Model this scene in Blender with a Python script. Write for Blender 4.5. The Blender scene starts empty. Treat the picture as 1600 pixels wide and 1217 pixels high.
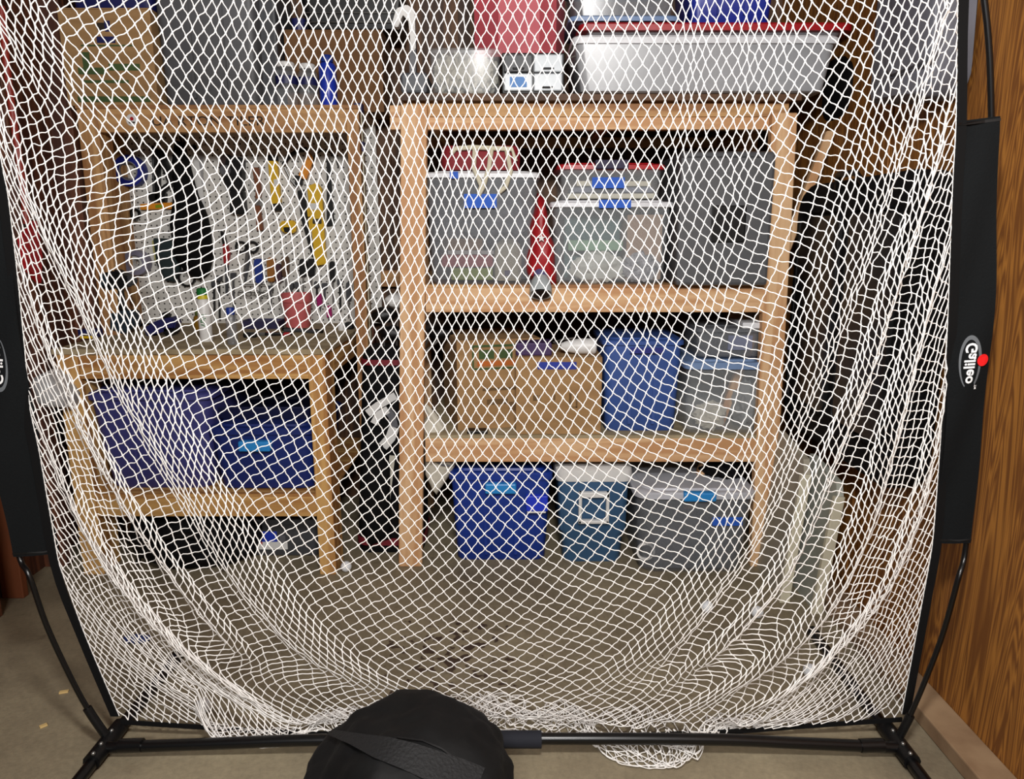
import bpy, bmesh, math, random
import numpy as np
from mathutils import Vector, Matrix, noise

# ------------------------------------------------------------------ camera, light, exposure
SC = bpy.context.scene
COL = SC.collection
F, CX, CY, CAMH, PITCH = 1150.0, 800.0, 608.5, 1.30, math.radians(12.0)
cp, sp = math.cos(PITCH), math.sin(PITCH)
cd = bpy.data.cameras.new('camera'); cam = bpy.data.objects.new('camera', cd); COL.objects.link(cam)
cd.sensor_width = 36.0; cd.lens = 36.0 * F / 1600.0; cd.clip_start = 0.02
cam.location = (0, 0, CAMH); cam.rotation_euler = (math.pi / 2 - PITCH, 0, 0)
SC.camera = cam
w = bpy.data.worlds.new('world'); SC.world = w; w.use_nodes = True
w.node_tree.nodes['Background'].inputs[0].default_value = (0.90, 0.95, 1.0, 1)
w.node_tree.nodes['Background'].inputs[1].default_value = 0.022
def area(name, loc, target, size, power, col):
    l = bpy.data.lights.new(name, 'AREA'); l.shape = 'RECTANGLE'; l.size, l.size_y = size; l.energy = power; l.color = col
    o = bpy.data.objects.new(name, l); COL.objects.link(o); o.location = loc
    o.rotation_euler = (Vector(target) - Vector(loc)).to_track_quat('-Z', 'Y').to_euler()
area('garage_lamp', (0.08, 0.25, 2.10), (0.0, 2.6, 0.75), (0.30, 0.22), 38, (1.0, 0.975, 0.95))
area('rear_fill', (-0.1, -1.9, 2.52), (0.0, 1.6, 0.4), (1.3, 0.25), 64, (1.0, 0.985, 0.97))  # unseen light behind the camera, added to even out falloff towards the shelves
SC.view_settings.view_transform = 'Standard'; SC.view_settings.look = 'None'
SC.view_settings.gamma = 1.0; SC.view_settings.exposure = 0.38; SC.view_settings.use_curve_mapping = False

# ------------------------------------------------------------------ camera maths (photo pixel + depth -> place in the room)
def U(px, py, Y):
    zc = -(py - CY) / F; xc = (px - CX) / F
    yw = cp + sp * zc; zw = -sp + cp * zc
    t = Y / yw
    return Vector((xc * t, Y, CAMH + zw * t))
def G(px, py, Z=0.0):
    """where the ray meets the level Z"""
    zc = -(py - CY) / F; xc = (px - CX) / F
    yw = cp + sp * zc; zw = -sp + cp * zc
    t = (Z - CAMH) / zw
    return Vector((xc * t, yw * t, Z))
def XZ(px, py, Y):
    p = U(px, py, Y); return (p.x, p.z)
def RC(x0, y0, x1, y1, Y):
    a, b = U(x0, (y0 + y1) / 2, Y), U(x1, (y0 + y1) / 2, Y)
    return a.x, b.x, U((x0 + x1) / 2, y1, Y).z, U((x0 + x1) / 2, y0, Y).z      # X0,X1,Z0,Z1
def poly(pts, Y): return [XZ(a, b, Y) for a, b in pts]

# ------------------------------------------------------------------ materials
MATS = {}
def lin(c):
    return tuple((v / 12.92 if v <= 0.04045 else ((v + 0.055) / 1.055) ** 2.4) for v in (x / 255.0 for x in c))
def mat(name, c, rough=0.6, var=0.12, scale=6.0, bump=0.0, bscale=60.0, metal=0.0, alpha=1.0, spec=0.5, c2=None, stretch=None, sheen=0.0):
    if name in MATS: return MATS[name]
    m = bpy.data.materials.new(name); m.use_nodes = True; nt = m.node_tree; b = nt.nodes['Principled BSDF']
    base = lin(c); d = lin(c2) if c2 else tuple(max(0, v * (1 - var * 2)) for v in base)
    tc = nt.nodes.new('ShaderNodeTexCoord'); mp = nt.nodes.new('ShaderNodeMapping')
    nt.links.new(tc.outputs['Object'], mp.inputs[0])
    if stretch: mp.inputs['Scale'].default_value = stretch
    n = nt.nodes.new('ShaderNodeTexNoise'); n.inputs['Scale'].default_value = scale; n.inputs['Detail'].default_value = 6
    nt.links.new(mp.outputs[0], n.inputs['Vector'])
    r = nt.nodes.new('ShaderNodeValToRGB'); r.color_ramp.elements[0].position = 0.32; r.color_ramp.elements[1].position = 0.68
    r.color_ramp.elements[0].color = (*d, 1); r.color_ramp.elements[1].color = (*base, 1)
    nt.links.new(n.outputs['Fac'], r.inputs[0]); nt.links.new(r.outputs[0], b.inputs['Base Color'])
    b.inputs['Roughness'].default_value = rough; b.inputs['Metallic'].default_value = metal
    b.inputs['Specular IOR Level'].default_value = spec; b.inputs['Alpha'].default_value = alpha
    if sheen: b.inputs['Sheen Weight'].default_value = sheen
    if bump:
        n2 = nt.nodes.new('ShaderNodeTexNoise'); n2.inputs['Scale'].default_value = bscale; n2.inputs['Detail'].default_value = 4
        nt.links.new(mp.outputs[0], n2.inputs['Vector'])
        bp = nt.nodes.new('ShaderNodeBump'); bp.inputs['Strength'].default_value = bump; bp.inputs['Distance'].default_value = 0.01
        nt.links.new(n2.outputs['Fac'], bp.inputs['Height']); nt.links.new(bp.outputs[0], b.inputs['Normal'])
    MATS[name] = m; return m
def wood(name, light, dark, axis, rings=9.0, dist=3.0, rough=0.65, knots=True, knot_scale=3.0, contrast=(0.30, 0.75)):
    """grain running along the axis"""
    if name in MATS: return MATS[name]
    m = bpy.data.materials.new(name); m.use_nodes = True; nt = m.node_tree; b = nt.nodes['Principled BSDF']
    N, L = nt.nodes.new, nt.links.new
    tc = N('ShaderNodeTexCoord'); mp = N('ShaderNodeMapping'); L(tc.outputs['Object'], mp.inputs[0])
    s = [1.0, 1.0, 1.0]; s['XYZ'.index(axis)] = 0.07; mp.inputs['Scale'].default_value = s
    oi = N('ShaderNodeObjectInfo')
    ad = N('ShaderNodeVectorMath'); ad.operation = 'ADD'; L(mp.outputs[0], ad.inputs[0])
    mu = N('ShaderNodeMath'); mu.operation = 'MULTIPLY'; mu.inputs[1].default_value = 7.0; L(oi.outputs['Random'], mu.inputs[0]); L(mu.outputs[0], ad.inputs[1])
    n = N('ShaderNodeTexNoise'); n.inputs['Scale'].default_value = rings; n.inputs['Detail'].default_value = 3; n.inputs['Distortion'].default_value = dist * 0.2
    L(ad.outputs[0], n.inputs['Vector'])
    k = N('ShaderNodeMath'); k.operation = 'MULTIPLY'; k.inputs[1].default_value = dist * 3.0; L(n.outputs['Fac'], k.inputs[0])
    fr = N('ShaderNodeMath'); fr.operation = 'PINGPONG'; fr.inputs[1].default_value = 1.0; L(k.outputs[0], fr.inputs[0])
    f = N('ShaderNodeTexNoise'); f.inputs['Scale'].default_value = 160.0; f.inputs['Detail'].default_value = 2; L(ad.outputs[0], f.inputs['Vector'])
    mx = N('ShaderNodeMath'); mx.operation = 'MULTIPLY_ADD'; mx.inputs[1].default_value = 0.35; L(f.outputs['Fac'], mx.inputs[0]); L(fr.outputs[0], mx.inputs[2])
    r = N('ShaderNodeValToRGB'); r.color_ramp.elements[0].position = contrast[0]; r.color_ramp.elements[1].position = contrast[1] + 0.3
    r.color_ramp.elements[0].color = (*lin(light), 1); r.color_ramp.elements[1].color = (*lin(dark), 1); L(mx.outputs[0], r.inputs[0])
    out = r.outputs[0]
    if knots:
        mp2 = N('ShaderNodeMapping'); s2 = [1.0, 1.0, 1.0]; s2['XYZ'.index(axis)] = 0.45; mp2.inputs['Scale'].default_value = s2
        L(tc.outputs['Object'], mp2.inputs[0])
        v = N('ShaderNodeTexVoronoi'); v.inputs['Scale'].default_value = knot_scale; L(mp2.outputs[0], v.inputs['Vector'])
        kr = N('ShaderNodeValToRGB'); kr.color_ramp.elements[0].position = 0.03; kr.color_ramp.elements[1].position = 0.085
        kr.color_ramp.elements[0].color = (1, 1, 1, 1); kr.color_ramp.elements[1].color = (0, 0, 0, 1); L(v.outputs['Distance'], kr.inputs[0])
        mi = N('ShaderNodeMix'); mi.data_type = 'RGBA'; L(kr.outputs[0], mi.inputs['Factor']); L(out, mi.inputs['A'])
        mi.inputs['B'].default_value = (*[x * 0.45 for x in lin(dark)], 1); out = mi.outputs['Result']
    L(out, b.inputs['Base Color']); b.inputs['Roughness'].default_value = rough
    MATS[name] = m; return m

PINE = {a: wood('pine_' + a, (222, 182, 138), (198, 148, 102), a) for a in 'XYZ'}
OLDPINE = {a: wood('old_pine_' + a, (208, 163, 98), (164, 112, 58), a) for a in 'XYZ'}
HUTCH = {a: wood('hutch_pine_' + a, (196, 152, 100), (150, 103, 60), a) for a in 'XYZ'}
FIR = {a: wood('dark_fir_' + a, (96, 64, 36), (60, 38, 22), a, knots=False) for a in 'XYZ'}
REDFIR = {a: wood('red_fir_' + a, (104, 60, 38), (70, 38, 26), a, knots=False) for a in 'XYZ'}
PLYWALL = wood('plywood_wall', (164, 108, 42), (112, 66, 20), 'Z', rings=7.0, dist=11.0, knot_scale=1.1, contrast=(0.25, 0.8))
PLYDECK = mat('plywood_deck', (176, 160, 128), 0.8, c2=(142, 126, 96), scale=5, stretch=(1, 4, 1))
def concrete():
    m = bpy.data.materials.new('concrete'); m.use_nodes = True; nt = m.node_tree; b = nt.nodes['Principled BSDF']; N, L = nt.nodes.new, nt.links.new
    tc = N('ShaderNodeTexCoord')
    def nz(s, d, lo, hi, c0, c1):
        n = N('ShaderNodeTexNoise'); n.inputs['Scale'].default_value = s; n.inputs['Detail'].default_value = d; n.inputs['Roughness'].default_value = 0.62
        L(tc.outputs['Object'], n.inputs['Vector'])
        r = N('ShaderNodeValToRGB'); r.color_ramp.elements[0].position = lo; r.color_ramp.elements[1].position = hi
        r.color_ramp.elements[0].color = c0; r.color_ramp.elements[1].color = c1; L(n.outputs['Fac'], r.inputs[0]); return r.outputs[0], n.outputs['Fac']
    a, _ = nz(2.2, 10, 0.33, 0.68, (*lin((113, 102, 82)), 1), (*lin((150, 138, 112)), 1))
    st, _ = nz(7.0, 6, 0.60, 0.74, (1, 1, 1, 1), (0.45, 0.40, 0.36, 1))
    fi, ff = nz(70.0, 4, 0.30, 0.70, (0.80, 0.80, 0.80, 1), (1.08, 1.08, 1.08, 1))
    m1 = N('ShaderNodeMix'); m1.data_type = 'RGBA'; m1.blend_type = 'MULTIPLY'; m1.inputs['Factor'].default_value = 0.75; L(a, m1.inputs['A']); L(st, m1.inputs['B'])
    m2 = N('ShaderNodeMix'); m2.data_type = 'RGBA'; m2.blend_type = 'MULTIPLY'; m2.inputs['Factor'].default_value = 0.8; L(m1.outputs['Result'], m2.inputs['A']); L(fi, m2.inputs['B'])
    # dried spots under the net, where something has dripped
    mp = N('ShaderNodeMapping'); L(tc.outputs['Object'], mp.inputs[0]); mp.inputs['Location'].default_value = (0.20, -2.10, 0)
    ln = N('ShaderNodeVectorMath'); ln.operation = 'LENGTH'; L(mp.outputs[0], ln.inputs[0])
    v = N('ShaderNodeTexNoise'); v.inputs['Scale'].default_value = 24; v.inputs['Detail'].default_value = 2; L(tc.outputs['Object'], v.inputs['Vector'])
    s = N('ShaderNodeMath'); s.operation = 'MULTIPLY_ADD'; s.inputs[1].default_value = -0.62; L(ln.outputs['Value'], s.inputs[0]); L(v.outputs['Fac'], s.inputs[2])
    r = N('ShaderNodeValToRGB'); r.color_ramp.elements[0].position = 0.485; r.color_ramp.elements[1].position = 0.53
    r.color_ramp.elements[0].color = (0, 0, 0, 1); r.color_ramp.elements[1].color = (1, 1, 1, 1); L(s.outputs[0], r.inputs[0])
    m3 = N('ShaderNodeMix'); m3.data_type = 'RGBA'; L(r.outputs[0], m3.inputs['Factor']); L(m2.outputs['Result'], m3.inputs['A']); m3.inputs['B'].default_value = (*lin((66, 50, 38)), 1)
    L(m3.outputs['Result'], b.inputs['Base Color']); b.inputs['Roughness'].default_value = 0.78
    bp = N('ShaderNodeBump'); bp.inputs['Strength'].default_value = 0.25; bp.inputs['Distance'].default_value = 0.006; L(ff, bp.inputs['Height']); L(bp.outputs[0], b.inputs['Normal'])
    return m
def pegmat():
    m = bpy.data.materials.new('pegboard_white'); m.use_nodes = True; nt = m.node_tree; b = nt.nodes['Principled BSDF']; N, L = nt.nodes.new, nt.links.new
    tc = N('ShaderNodeTexCoord'); sx = N('ShaderNodeSeparateXYZ'); L(tc.outputs['Object'], sx.inputs[0])
    acc = None
    for ax in ('X', 'Z'):
        d = N('ShaderNodeMath'); d.operation = 'DIVIDE'; d.inputs[1].default_value = 0.0254; L(sx.outputs[ax], d.inputs[0])
        f = N('ShaderNodeMath'); f.operation = 'FRACT'; L(d.outputs[0], f.inputs[0])
        q = N('ShaderNodeMath'); q.operation = 'SUBTRACT'; q.inputs[1].default_value = 0.5; L(f.outputs[0], q.inputs[0])
        p = N('ShaderNodeMath'); p.operation = 'MULTIPLY'; L(q.outputs[0], p.inputs[0]); L(q.outputs[0], p.inputs[1])
        if acc is None: acc = p
        else:
            s = N('ShaderNodeMath'); s.operation = 'ADD'; L(acc.outputs[0], s.inputs[0]); L(p.outputs[0], s.inputs[1]); acc = s
    c = N('ShaderNodeMath'); c.operation = 'LESS_THAN'; c.inputs[1].default_value = 0.022; L(acc.outputs[0], c.inputs[0])
    mi = N('ShaderNodeMix'); mi.data_type = 'RGBA'; L(c.outputs[0], mi.inputs['Factor']); mi.inputs['A'].default_value = (*lin((214, 212, 206)), 1); mi.inputs['B'].default_value = (*lin((40, 36, 32)), 1)
    L(mi.outputs['Result'], b.inputs['Base Color']); b.inputs['Roughness'].default_value = 0.5
    return m
BLACK = mat('black_plastic', (11, 11, 12), 0.45, spec=0.35)
BLACKCLOTH = mat('black_cloth', (9, 9, 11), 0.85, spec=0.2, bump=0.3, bscale=180)
STEEL = mat('black_steel', (9, 9, 10), 0.3, spec=0.45)
METAL = mat('bare_metal', (150, 150, 148), 0.35, metal=0.9)
WHITE = mat('white_plastic', (226, 226, 224), 0.4, var=0.03)
NETM = mat('net_cord', (245, 242, 238), 0.75, var=0.03)
BLUE = mat('blue_plastic', (24, 56, 146), 0.42, var=0.08)
NAVY = mat('navy_plastic', (30, 34, 92), 0.45)
LBLUE = mat('light_blue_plastic', (40, 140, 214), 0.4, var=0.05)
TAPE = mat('blue_masking_tape', (34, 92, 198), 0.7, var=0.06)
CARD = mat('cardboard', (168, 132, 88), 0.85, c2=(148, 114, 74), scale=4, stretch=(1, 1, 6))
CARDP = mat('print_brown', (112, 84, 50), 0.85)
GREENP = mat('print_green', (70, 92, 50), 0.85)
ORANGEP = mat('print_orange', (196, 106, 42), 0.85)
YELLOW = mat('yellow_plastic', (232, 186, 24), 0.42, var=0.06)
ORANGE = mat('orange_plastic', (236, 150, 36), 0.42, var=0.06)
RED = mat('red_plastic', (172, 24, 32), 0.42, var=0.08)
PINK = mat('pink_plastic', (206, 104, 104), 0.5, var=0.05)
GREY = mat('grey_plastic', (98, 99, 104), 0.5, var=0.06)
DGREY = mat('dark_grey_plastic', (66, 68, 72), 0.5, var=0.06)
BROWNH = mat('brown_handle', (132, 76, 42), 0.5)
CREAM = mat('cream_plastic', (216, 210, 186), 0.5, var=0.05)
CLOTHW = mat('off_white_cloth', (212, 207, 192), 0.9, var=0.08, bump=0.5, bscale=25)
CLEAR = mat('clear_plastic', (198, 204, 208), 0.18, var=0.02, alpha=0.16)
CLEARG = mat('smoky_clear_plastic', (140, 144, 150), 0.22, var=0.03, alpha=0.34)
LIDW = mat('white_lid', (224, 226, 230), 0.4, var=0.02)
LIDB = mat('blue_grey_lid', (120, 146, 186), 0.4, var=0.05)

# ------------------------------------------------------------------ object helpers
ROOT = {}
def finish(name, bm, m, origin, smooth=False):
    bmesh.ops.recalc_face_normals(bm, faces=bm.faces)
    me = bpy.data.meshes.new(name); bm.transform(Matrix.Translation(-Vector(origin))); bm.to_mesh(me); bm.free()
    if m is not None: me.materials.append(m)
    if smooth:
        for p in me.polygons: p.use_smooth = True
        try: me.set_sharp_from_angle(angle=math.radians(40))
        except Exception: pass
    o = bpy.data.objects.new(name, me); COL.objects.link(o); return o
def thing(name, label, cat, loc, group=None):
    o = bpy.data.objects.new(name, None); o.empty_display_size = 0.05; COL.objects.link(o); o.location = loc
    o['label'] = label; o['category'] = cat
    if group: o['group'] = group
    ROOT[o.name] = Vector(loc); return o
def struct(name, bm, m, label=None):
    o = finish(name, bm, m, (0, 0, 0)); o['kind'] = 'structure'; ROOT[o.name] = Vector((0, 0, 0))
    o['label'] = label or ''; o['category'] = name.split('_')[0]
    return o
def part(name, bm, m, parent, smooth=False, label=None):
    o = finish(name, bm, m, ROOT[parent.name], smooth); o.parent = parent; ROOT[o.name] = ROOT[parent.name]
    if label: o['label'] = label
    return o
def solo(name, bm, m, label, cat, group=None, smooth=False):
    lo = [1e9] * 3; hi = [-1e9] * 3
    for v in bm.verts:
        for k in range(3): lo[k] = min(lo[k], v.co[k]); hi[k] = max(hi[k], v.co[k])
    loc = ((lo[0] + hi[0]) / 2, (lo[1] + hi[1]) / 2, lo[2])
    o = finish(name, bm, m, loc, smooth); o.location = loc; o['label'] = label; o['category'] = cat
    if group: o['group'] = group
    ROOT[o.name] = Vector(loc); return o
def B(): return bmesh.new()
def box(bm, x0, x1, y0, y1, z0, z1, bev=0.0, rot=0.0, piv=None):
    r = bmesh.ops.create_cube(bm, size=1.0); vs = r['verts']
    M = Matrix.Translation(((x0 + x1) / 2, (y0 + y1) / 2, (z0 + z1) / 2)) @ Matrix.Diagonal((x1 - x0, y1 - y0, z1 - z0, 1))
    bmesh.ops.transform(bm, matrix=M, verts=vs)
    if rot:
        p = Vector(piv or ((x0 + x1) / 2, (y0 + y1) / 2, 0))
        bmesh.ops.rotate(bm, cent=p, matrix=Matrix.Rotation(rot, 3, 'Z'), verts=vs)
    if bev:
        es = set(e for v in vs for e in v.link_edges); bmesh.ops.bevel(bm, geom=list(es), offset=bev, segments=2, affect='EDGES', profile=0.5)
    return bm
def bar(bm, a, b, wx, wy, bev=0.003):
    """square timber from a to b; wx across, wy in depth"""
    a, b = Vector(a), Vector(b)
    vs = []
    for p in (a, b):
        for sx, sy in ((-1, -1), (1, -1), (1, 1), (-1, 1)): vs.append(bm.verts.new((p.x + sx * wx / 2, p.y + sy * wy / 2, p.z)))
    for f in ((0, 1, 2, 3), (7, 6, 5, 4), (0, 4, 5, 1), (1, 5, 6, 2), (2, 6, 7, 3), (3, 7, 4, 0)): bm.faces.new([vs[i] for i in f])
    if bev:
        es = set(e for v in vs for e in v.link_edges); bmesh.ops.bevel(bm, geom=list(es), offset=bev, segments=1, affect='EDGES')
    return bm
def tube(bm, pts, r, n=8, closed=False):
    pts = [Vector(p) for p in pts]; N = len(pts); rs = r if isinstance(r, (list, tuple)) else [r] * N
    rings = []; ref = None
    for i, p in enumerate(pts):
        if closed: t = pts[(i + 1) % N] - pts[i - 1]
        else: t = pts[min(i + 1, N - 1)] - pts[max(i - 1, 0)]
        t.normalize()
        if ref is None: ref = t.orthogonal().normalized()
        ref = (ref - t * ref.dot(t)).normalized(); bi = t.cross(ref)
        rings.append([bm.verts.new(p + (ref * math.cos(2 * math.pi * k / n) + bi * math.sin(2 * math.pi * k / n)) * rs[i]) for k in range(n)])
    for i in range(N if closed else N - 1):
        a, b = rings[i], rings[(i + 1) % N]
        for k in range(n): bm.faces.new((a[k], a[(k + 1) % n], b[(k + 1) % n], b[k]))
    if not closed: bm.faces.new(rings[0][::-1]); bm.faces.new(rings[-1])
    return bm
def prism(bm, pts, y0, y1, bev=0.0):
    a = [bm.verts.new((x, y0, z)) for x, z in pts]; b = [bm.verts.new((x, y1, z)) for x, z in pts]; n = len(pts)
    bm.faces.new(a); bm.faces.new(b[::-1])
    for i in range(n): bm.faces.new((a[i], b[i], b[(i + 1) % n], a[(i + 1) % n]))
    if bev:
        es = [e for v in a for e in v.link_edges]; bmesh.ops.bevel(bm, geom=list(set(es)), offset=bev, segments=2, affect='EDGES')
    return bm
def puff(bm, pts, yb, yf, amp=0.0, seed=0):
    """soft body: an outline (x,z) swelling from the back yb to the front yf"""
    pts = [Vector((x, 0, z)) for x, z in pts]; n = len(pts)
    dense = []
    for i in range(n):
        for t in (0, 1 / 3., 2 / 3.): dense.append(pts[i].lerp(pts[(i + 1) % n], t))
    c = sum(dense, Vector()) / len(dense); rings = []
    for s, t in ((0.93, 0.0), (1.0, 0.18), (1.0, 0.5), (0.93, 0.78), (0.78, 0.93), (0.5, 1.0), (0.2, 1.02)):
        ring = []
        for p in dense:
            q = c + (p - c) * s; y = yb + (yf - yb) * t
            if amp: y += amp * noise.noise(Vector((q.x * 9 + seed, q.z * 9, seed)) ) * (t > 0.2); q = q + Vector((noise.noise(Vector((q.z * 14, seed, q.x * 14))), 0, noise.noise(Vector((seed, q.x * 14, q.z * 14))))) * amp * 0.5
            ring.append(bm.verts.new((q.x, y, q.z)))
        rings.append(ring)
    m = len(dense)
    for a, b in zip(rings, rings[1:]):
        for k in range(m): bm.faces.new((a[k], a[(k + 1) % m], b[(k + 1) % m], b[k]))
    bm.faces.new(rings[0][::-1]); bm.faces.new(rings[-1]); return bm
def rrect(cx, cy, hx, hy, r, n=4):
    out = []; r = min(r, hx * 0.98, hy * 0.98)
    for k, (sx, sy) in enumerate(((1, 1), (-1, 1), (-1, -1), (1, -1))):
        for i in range(n + 1):
            a = math.pi / 2 * (k + i / n); out.append((cx + sx * (hx - r) + r * math.cos(a), cy + sy * (hy - r) + r * math.sin(a)))
    return out
def loft(bm, secs, n=4):
    """secs: (z, cx, cy, hx, hy, r)"""
    rings = [[bm.verts.new((x, y, s[0])) for x, y in rrect(s[1], s[2], s[3], s[4], s[5], n)] for s in secs]
    m = len(rings[0])
    for a, b in zip(rings, rings[1:]):
        for k in range(m): bm.faces.new((a[k], a[(k + 1) % m], b[(k + 1) % m], b[k]))
    bm.faces.new(rings[0][::-1]); bm.faces.new(rings[-1]); return bm
def lathe(bm, base, prof, n=20, axis='Z'):
    """prof: (r, h) along the axis from base"""
    base = Vector(base); rings = []
    for r, h in prof:
        ring = []
        for k in range(n):
            a = 2 * math.pi * k / n; c, s = r * math.cos(a), r * math.sin(a)
            ring.append(bm.verts.new(base + (Vector((c, s, h)) if axis == 'Z' else Vector((c, h, s)) if axis == 'Y' else Vector((h, c, s)))))
        rings.append(ring)
    for a, b in zip(rings, rings[1:]):
        for k in range(n): bm.faces.new((a[k], a[(k + 1) % n], b[(k + 1) % n], b[k]))
    bm.faces.new(rings[0][::-1]); bm.faces.new(rings[-1]); return bm
def ring(bm, c, ro, ri, y0, y1, n=28):
    P = [(ro, y0), (ro, y1), (ri, y1), (ri, y0)]; c = Vector(c); rr = []
    for k in range(n):
        a = 2 * math.pi * k / n; rr.append([bm.verts.new((c.x + r * math.cos(a), y, c.z + r * math.sin(a))) for r, y in P])
    for k in range(n):
        a, b = rr[k], rr[(k + 1) % n]
        for j in range(4): bm.faces.new((a[j], b[j], b[(j + 1) % 4], a[(j + 1) % 4]))
    return bm
def blob(bm, c, rad, amp=0.15, fr=3.0, seed=0, flat=None, sub=4):
    r = bmesh.ops.create_icosphere(bm, subdivisions=sub, radius=1.0)
    for v in r['verts']:
        d = v.co.normalized(); k = 1 + amp * (noise.noise(d * fr + Vector((seed, seed * 2, 0))) + 0.5 * noise.noise(d * fr * 2.3 + Vector((0, seed, 5))))
        v.co = Vector((c[0] + d.x * rad[0] * k, c[1] + d.y * rad[1] * k, c[2] + d.z * rad[2] * k))
        if flat is not None and v.co.z < flat: v.co.z = flat + (v.co.z - flat) * 0.02
    return bm
def text_geo(body, size, bold=0.0):
    cu = bpy.data.curves.new('t', 'FONT'); cu.body = body; cu.size = size; cu.align_x = 'CENTER'; cu.align_y = 'CENTER'; cu.offset = bold; cu.resolution_u = 3
    o = bpy.data.objects.new('t', cu); COL.objects.link(o); bpy.context.view_layer.update()
    me = o.evaluated_get(bpy.context.evaluated_depsgraph_get()).to_mesh()
    vs = [v.co.copy() for v in me.vertices]; fs = [list(p.vertices) for p in me.polygons]
    bpy.data.objects.remove(o); bpy.data.curves.remove(cu); return vs, fs
def text_on(name, body, size, fn, m, parent, bold=0.0):
    vs, fs = text_geo(body, size, bold); bm = B(); V = [bm.verts.new(fn(v.x, v.y)) for v in vs]
    for f in fs:
        try: bm.faces.new([V[i] for i in f])
        except ValueError: pass
    me = bpy.data.meshes.new(name); bm.transform(Matrix.Translation(-ROOT[parent.name])); bm.to_mesh(me); bm.free(); me.materials.append(m)
    o = bpy.data.objects.new(name, me); COL.objects.link(o); o.parent = parent; ROOT[o.name] = ROOT[parent.name]; return o
def strip(bm, x0, x1, y, z0, z1, t=0.0012): return box(bm, x0, x1, y - t, y, z0, z1)

# ------------------------------------------------------------------ the garage
XR, XL, YB = 1.19, -1.86, 3.52
bm = B(); box(bm, -3.2, 1.6, -3.4, 3.9, -0.1, 0.0); struct('floor', bm, concrete(), 'bare stained concrete garage floor')
bm = B(); box(bm, XL - 0.1, XR + 0.1, YB, YB + 0.05, 0, 2.75); wb = struct('wall_back', bm, FIR['Z'], 'dark unfinished wooden back wall behind the shelves')
for px in (130, 598, 735, 905, 1078):
    x = U(px, 300, YB).x; bm = B(); box(bm, x - 0.045, x + 0.045, YB - 0.012, YB, 0.04, 2.7, 0.002); part('stud', bm, FIR['Z'], wb)
x = U(572, 300, YB).x; bm = B(); box(bm, x - 0.022, x + 0.022, YB - 0.06, YB, 0.04, 2.7, 0.002); part('stud', bm, REDFIR['Z'], wb)
bm = B(); box(bm, XL + 0.12, XR - 0.02, YB - 0.06, YB - 0.012, 1.055, 1.13, 0.002); part('ledger', bm, HUTCH['X'], wb)
bm = B(); box(bm, XR, XR + 0.02, -3.4, 3.9, 0, 2.75); wr = struct('wall_right', bm, PLYWALL, 'honey coloured plywood right wall with strong vertical grain')
for y in (2.42, 0.98):
    bm = B(); box(bm, XR - 0.006, XR, y, y + 0.05, 0.09, 2.7, 0.002); part('batten', bm, PLYWALL, wr)
SILL = mat('dusty_sill', (148, 122, 92), 0.9, c2=(112, 84, 58), scale=7)
bm = B(); box(bm, 1.10, XR, -3.4, YB, 0, 0.045, 0.004); struct('baseboard_right', bm, SILL, 'dusty wooden sill plate along the foot of the plywood wall')
bm = B(); box(bm, XL - 0.03, XL, 0.6, 3.9, 0, 2.75); wl = struct('wall_left', bm, REDFIR['Z'], 'dark reddish wooden left wall with open studs')
for y in (2.30, 2.72, 3.12):
    bm = B(); box(bm, XL, XL + 0.09, y, y + 0.04, 0, 2.7, 0.002); part('stud', bm, REDFIR['Z'], wl)
bm = B(); box(bm, -3.2, 1.6, -3.4, 3.9, 2.75, 2.8); struct('ceiling', bm, FIR['Y'], 'dark wooden garage ceiling')

# ------------------------------------------------------------------ workbench with its hutch
YF, YH, YP, ZB = 2.65, 3.03, 3.44, 0.887
bench = thing('workbench', 'home-made pine workbench with a shelf hutch, left of the golf bag', 'workbench', (-1.15, 2.9, 0))
xl0, xl1 = U(92, 600, YF).x, U(126, 600, YF).x
xr0, xr1 = U(483, 610, YF).x, U(510, 610, YF).x
for a, b in ((xl0, xl1), (xr0, xr1)):
    bm = B(); box(bm, a, b, YF, YF + 0.13, 0, ZB - 0.02, 0.004); part('leg', bm, OLDPINE['Z'], bench)
bm = B(); box(bm, xl1, xr0, YF + 0.004, YF + 0.042, ZB - 0.112, ZB - 0.02, 0.003); part('apron', bm, OLDPINE['X'], bench)
bm = B(); box(bm, xr1 - 0.04, xr1, YF + 0.13, YP, ZB - 0.112, ZB - 0.02, 0.003); part('side_rail', bm, OLDPINE['Y'], bench)
bm = B(); box(bm, xl0, xl0 + 0.04, YF + 0.13, YP, ZB - 0.112, ZB - 0.02, 0.003); part('side_rail', bm, OLDPINE['Y'], bench)
bm = B(); box(bm, xl0 - 0.01, xr1 + 0.005, YF - 0.005, YP + 0.05, ZB - 0.02, ZB, 0.002); part('worktop', bm, PLYDECK, bench)
zs = U(300, 772, YF).z; LOWZ = zs
bm = B(); box(bm, xl1, xr0, YF + 0.004, YF + 0.042, zs - 0.092, zs - 0.012, 0.003); part('shelf_rail', bm, OLDPINE['X'], bench)
bm = B(); box(bm, xl0 + 0.01, xr1 - 0.01, YF + 0.004, YP, zs - 0.012, zs, 0.0); part('shelf_board', bm, OLDPINE['X'], bench)
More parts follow.
